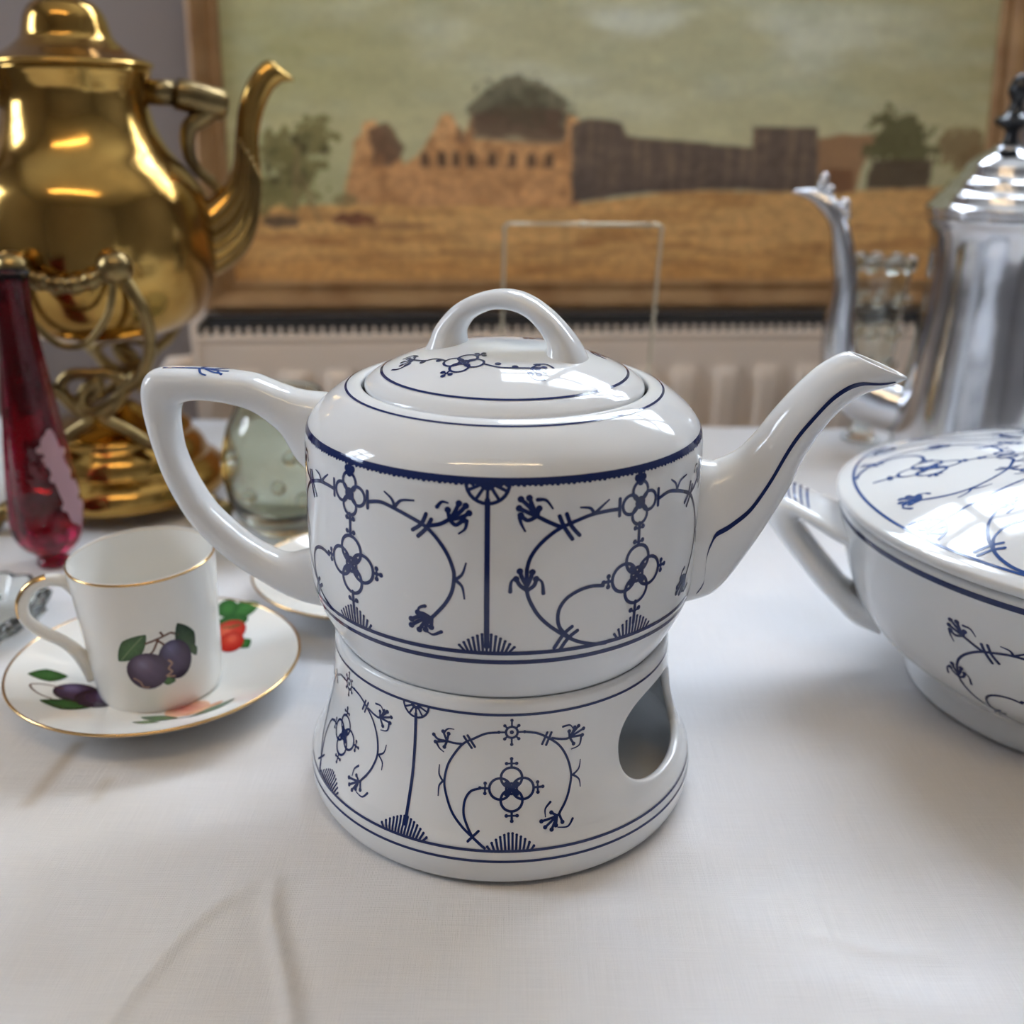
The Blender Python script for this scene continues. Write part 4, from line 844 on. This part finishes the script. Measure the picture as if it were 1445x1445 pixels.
for (a, z) in ((35, 55), (20, 57), (30, 31), (40, 30), (57, 30), (8, 40), (62, 55), (-20, 34), (-40, 55), (90, 34), (120, 52), (-100, 40), (160, 35)):
    r, _, _ = jf(z); t = math.radians(a); g = Geo(); g.ball(((r+.3)/1000*math.sin(t), -(r+.3)/1000*math.cos(t), z/1000), .0046, 14, 9); g.obj('prunt', GLASS, jr)
ds = thing('crystal_dish', 'small clear cut crystal dish beside the saucer, partly out of view', 'dish', (-.264, .106, 0))
dp = [(.01, .5), (20, .5), (23, 1.2), (28, 5), (33, 11), (35, 15.5), (34.4, 16.4), (32.6, 15.5), (27, 8), (20, 5), (.01, 4.6)]
g = Geo(); g.revolve(dp, 64, lobes=lambda t, z: 1+.045*math.cos(16*t)*min(1, max(0, (z-2)/8))); g.obj('bowl', GLASS, ds, True)
for k in range(8):
    t = 2*PI*k/8; g = Geo(); g.tube([(.026*math.sin(t), -.026*math.cos(t), .0034), (.0325*math.sin(t+.2), -.0325*math.cos(t+.2), .0105)], [.0016, .0022], 6); g.obj('cut_rib', GLASS, ds)
gl = thing('cut_glass_posy_vase', 'clear cut glass posy vase with scalloped rim, between silver spout and body', 'vase', (.2918, .4680, 0)); gl.scale = (1.035,)*3
gp_ = crom([(.01, .4), (13, .4), (14, 2), (9, 7), (6, 14), (7, 24), (12, 40), (16, 62), (18, 90), (19.5, 118), (21, 134), (21.4, 139), (20.2, 139), (18, 118), (16.4, 90), (14.2, 62), (9.5, 42), (4, 32), (.01, 30)], 4)
g = Geo(); g.revolve(gp_, 64, lobes=lambda t, z: 1+.05*math.cos(8*t)*min(1, max(0, (z-20)/40))); g.obj('body', GLASS, gl)
for k in range(8):
    t = 2*PI*k/8; g = Geo(); g.ball((.0195*math.sin(t), -.0195*math.cos(t), .139), .0062, 12, 8); g.obj('scallop', GLASS, gl)
    for z, r in ((.112, .0195), (.086, .0180), (.062, .0160)):
        g = Geo(); g.ball((r*math.sin(t+.39), -r*math.cos(t+.39), z), .0042, 10, 7); g.obj('cut_knob', GLASS, gl)

# ------------------------------------------------------------------ silver coffee pot
AX, AY = .344, .403; vdir = Vector((AX-.0032, AY+.3523, 0)).normalized(); side = Vector((vdir.y, -vdir.x, 0))
ag = thing('silver_coffee_pot', 'tall silver plated coffee pot with curved spout and black finial, behind the tureen', 'coffee pot', (AX, AY, 0))
ap = crom([(46, .4), (50.5, .6), (51, 4), (48, 8), (45.5, 13), (46, 20), (45.5, 32), (43.2, 55), (41.2, 76), (39.0, 105), (38.0, 135), (38.2, 155), (39.2, 168), (40.6, 176), (43.0, 180), (44.5, 183), (44.6, 186)], 5)
g = Geo(); ap[:, 0] *= 1.07; g.revolve(np.vstack([[(.01, .6)], ap, [(.01, 186)]]), 96); g.obj('body', SILVER, ag)
al = crom([(44.8, 186.4), (45.6, 188), (45.4, 191), (43.2, 193), (41.0, 196), (39.4, 199.5), (36.5, 201), (34.0, 204), (32.4, 208), (28.5, 210.5), (26.0, 214), (24.0, 219), (19, 224), (13, 228), (9.5, 230), (9, 232)], 5)
g = Geo(); al[:, 0] *= 1.07; g.revolve(np.vstack([[(.01, 186.4)], al, [(.01, 232)]]), 96); al_ = g.obj('lid', SILVER, ag)
g = Geo(); g.revolve(crom([(.01, 232), (7, 232.2), (5, 235), (4.2, 239), (5.0, 242), (11.0, 245.5), (12.6, 248), (11, 250), (6.5, 253), (4.5, 257), (4.4, 261), (6.5, 265), (7, 269), (5, 274), (2.5, 277), (.01, 278)], 4), 48); g.obj('finial', BLACK, al_)
SO = [(-145, 195.5), (-130, 190), (-114.7, 174), (-110, 152), (-107, 130.7), (-110, 95), (-108, 66), (-98, 43.5), (-84, 28.5), (-58, 20), (-38, 18)]
SI = [(-142, 197.8), (-125.5, 198.5), (-108.5, 188.8), (-96, 164), (-88, 133), (-86, 105.5), (-82, 80), (-68.5, 62), (-51, 57.5), (-40, 57), (-30, 57)]
g = Geo(); S = pair_sections(SO, SI, [2.5, 5.5, 7.5, 8.2, 8.6, 10.5, 12, 13.5, 14.5, 16, 17], side); g.loft(S, 32, 2.0); asp = g.obj('spout', SILVER, ag)
for (r_, z_, q) in ((-123, 201, .0042), (-121.5, 206, .0038), (-117, 197, .0042), (-105, 187, .0048), (-103.5, 180, .0040)):
    c = side*(r_/1000.); g = Geo(); g.ball((c.x, c.y, z_/1000.), q, 14, 9, (1, 1, 1.25)); g.obj('leaf_ornament', SILVER, asp)
g = Geo(); hpth = crom([(36, 168), (55, 182), (78, 180), (92, 158), (94, 125), (84, 90), (66, 68), (44, 58)], 6)
g.tube([side*(a/1000.)+Vector((0, 0, b/1000.)) for a, b in hpth], .0058, 14); g.obj('handle', BLACK, ag)

# ------------------------------------------------------------------ wire plate easel behind the teapot
ez = thing('plate_easel', 'empty gilt wire plate easel standing behind the teapot', 'easel', (0, .40, 0))
def wire(name, pts, r=.00125): g = Geo(); g.tube(pts, r, 10); g.obj(name, WIRE, ez)
wire('upright', crom([(.100, 0, .0018), (.1035, 0, .070), (.1065, 0, .165), (.1068, 0, .1725), (.1045, 0, .1755), (.100, 0, .1757)], 6))
wire('upright', crom([(-.0075, 0, .0018), (-.0062, 0, .09), (-.0052, 0, .165), (-.0050, 0, .1720), (-.003, 0, .1748), (.001, 0, .1752)], 6))
wire('top_bar', [(.0005, 0, .1752), (.0505, 0, .1755), (.1005, 0, .1757)])
g = Geo(); g.ball((.0505, 0, .1756), .0021, 12, 8, (1.6, 1, 1)); g.obj('clasp', WIRE, ez)
for x_ in (-.0075, .100): wire('foot', crom([(x_, 0, .0018), (x_, -.03, .0016), (x_, -.055, .0016), (x_, -.060, .004), (x_, -.060, .014)], 5))
wire('cross_bar', [(-.0075, -.02, .0018), (.100, -.02, .0018)])
wire('rear_strut', crom([(.046, 0, .055), (.046, .025, .03), (.046, .055, .0018)], 5)); wire('strut_bar', [(-.0065, 0, .055), (.1028, 0, .055)], .0009)
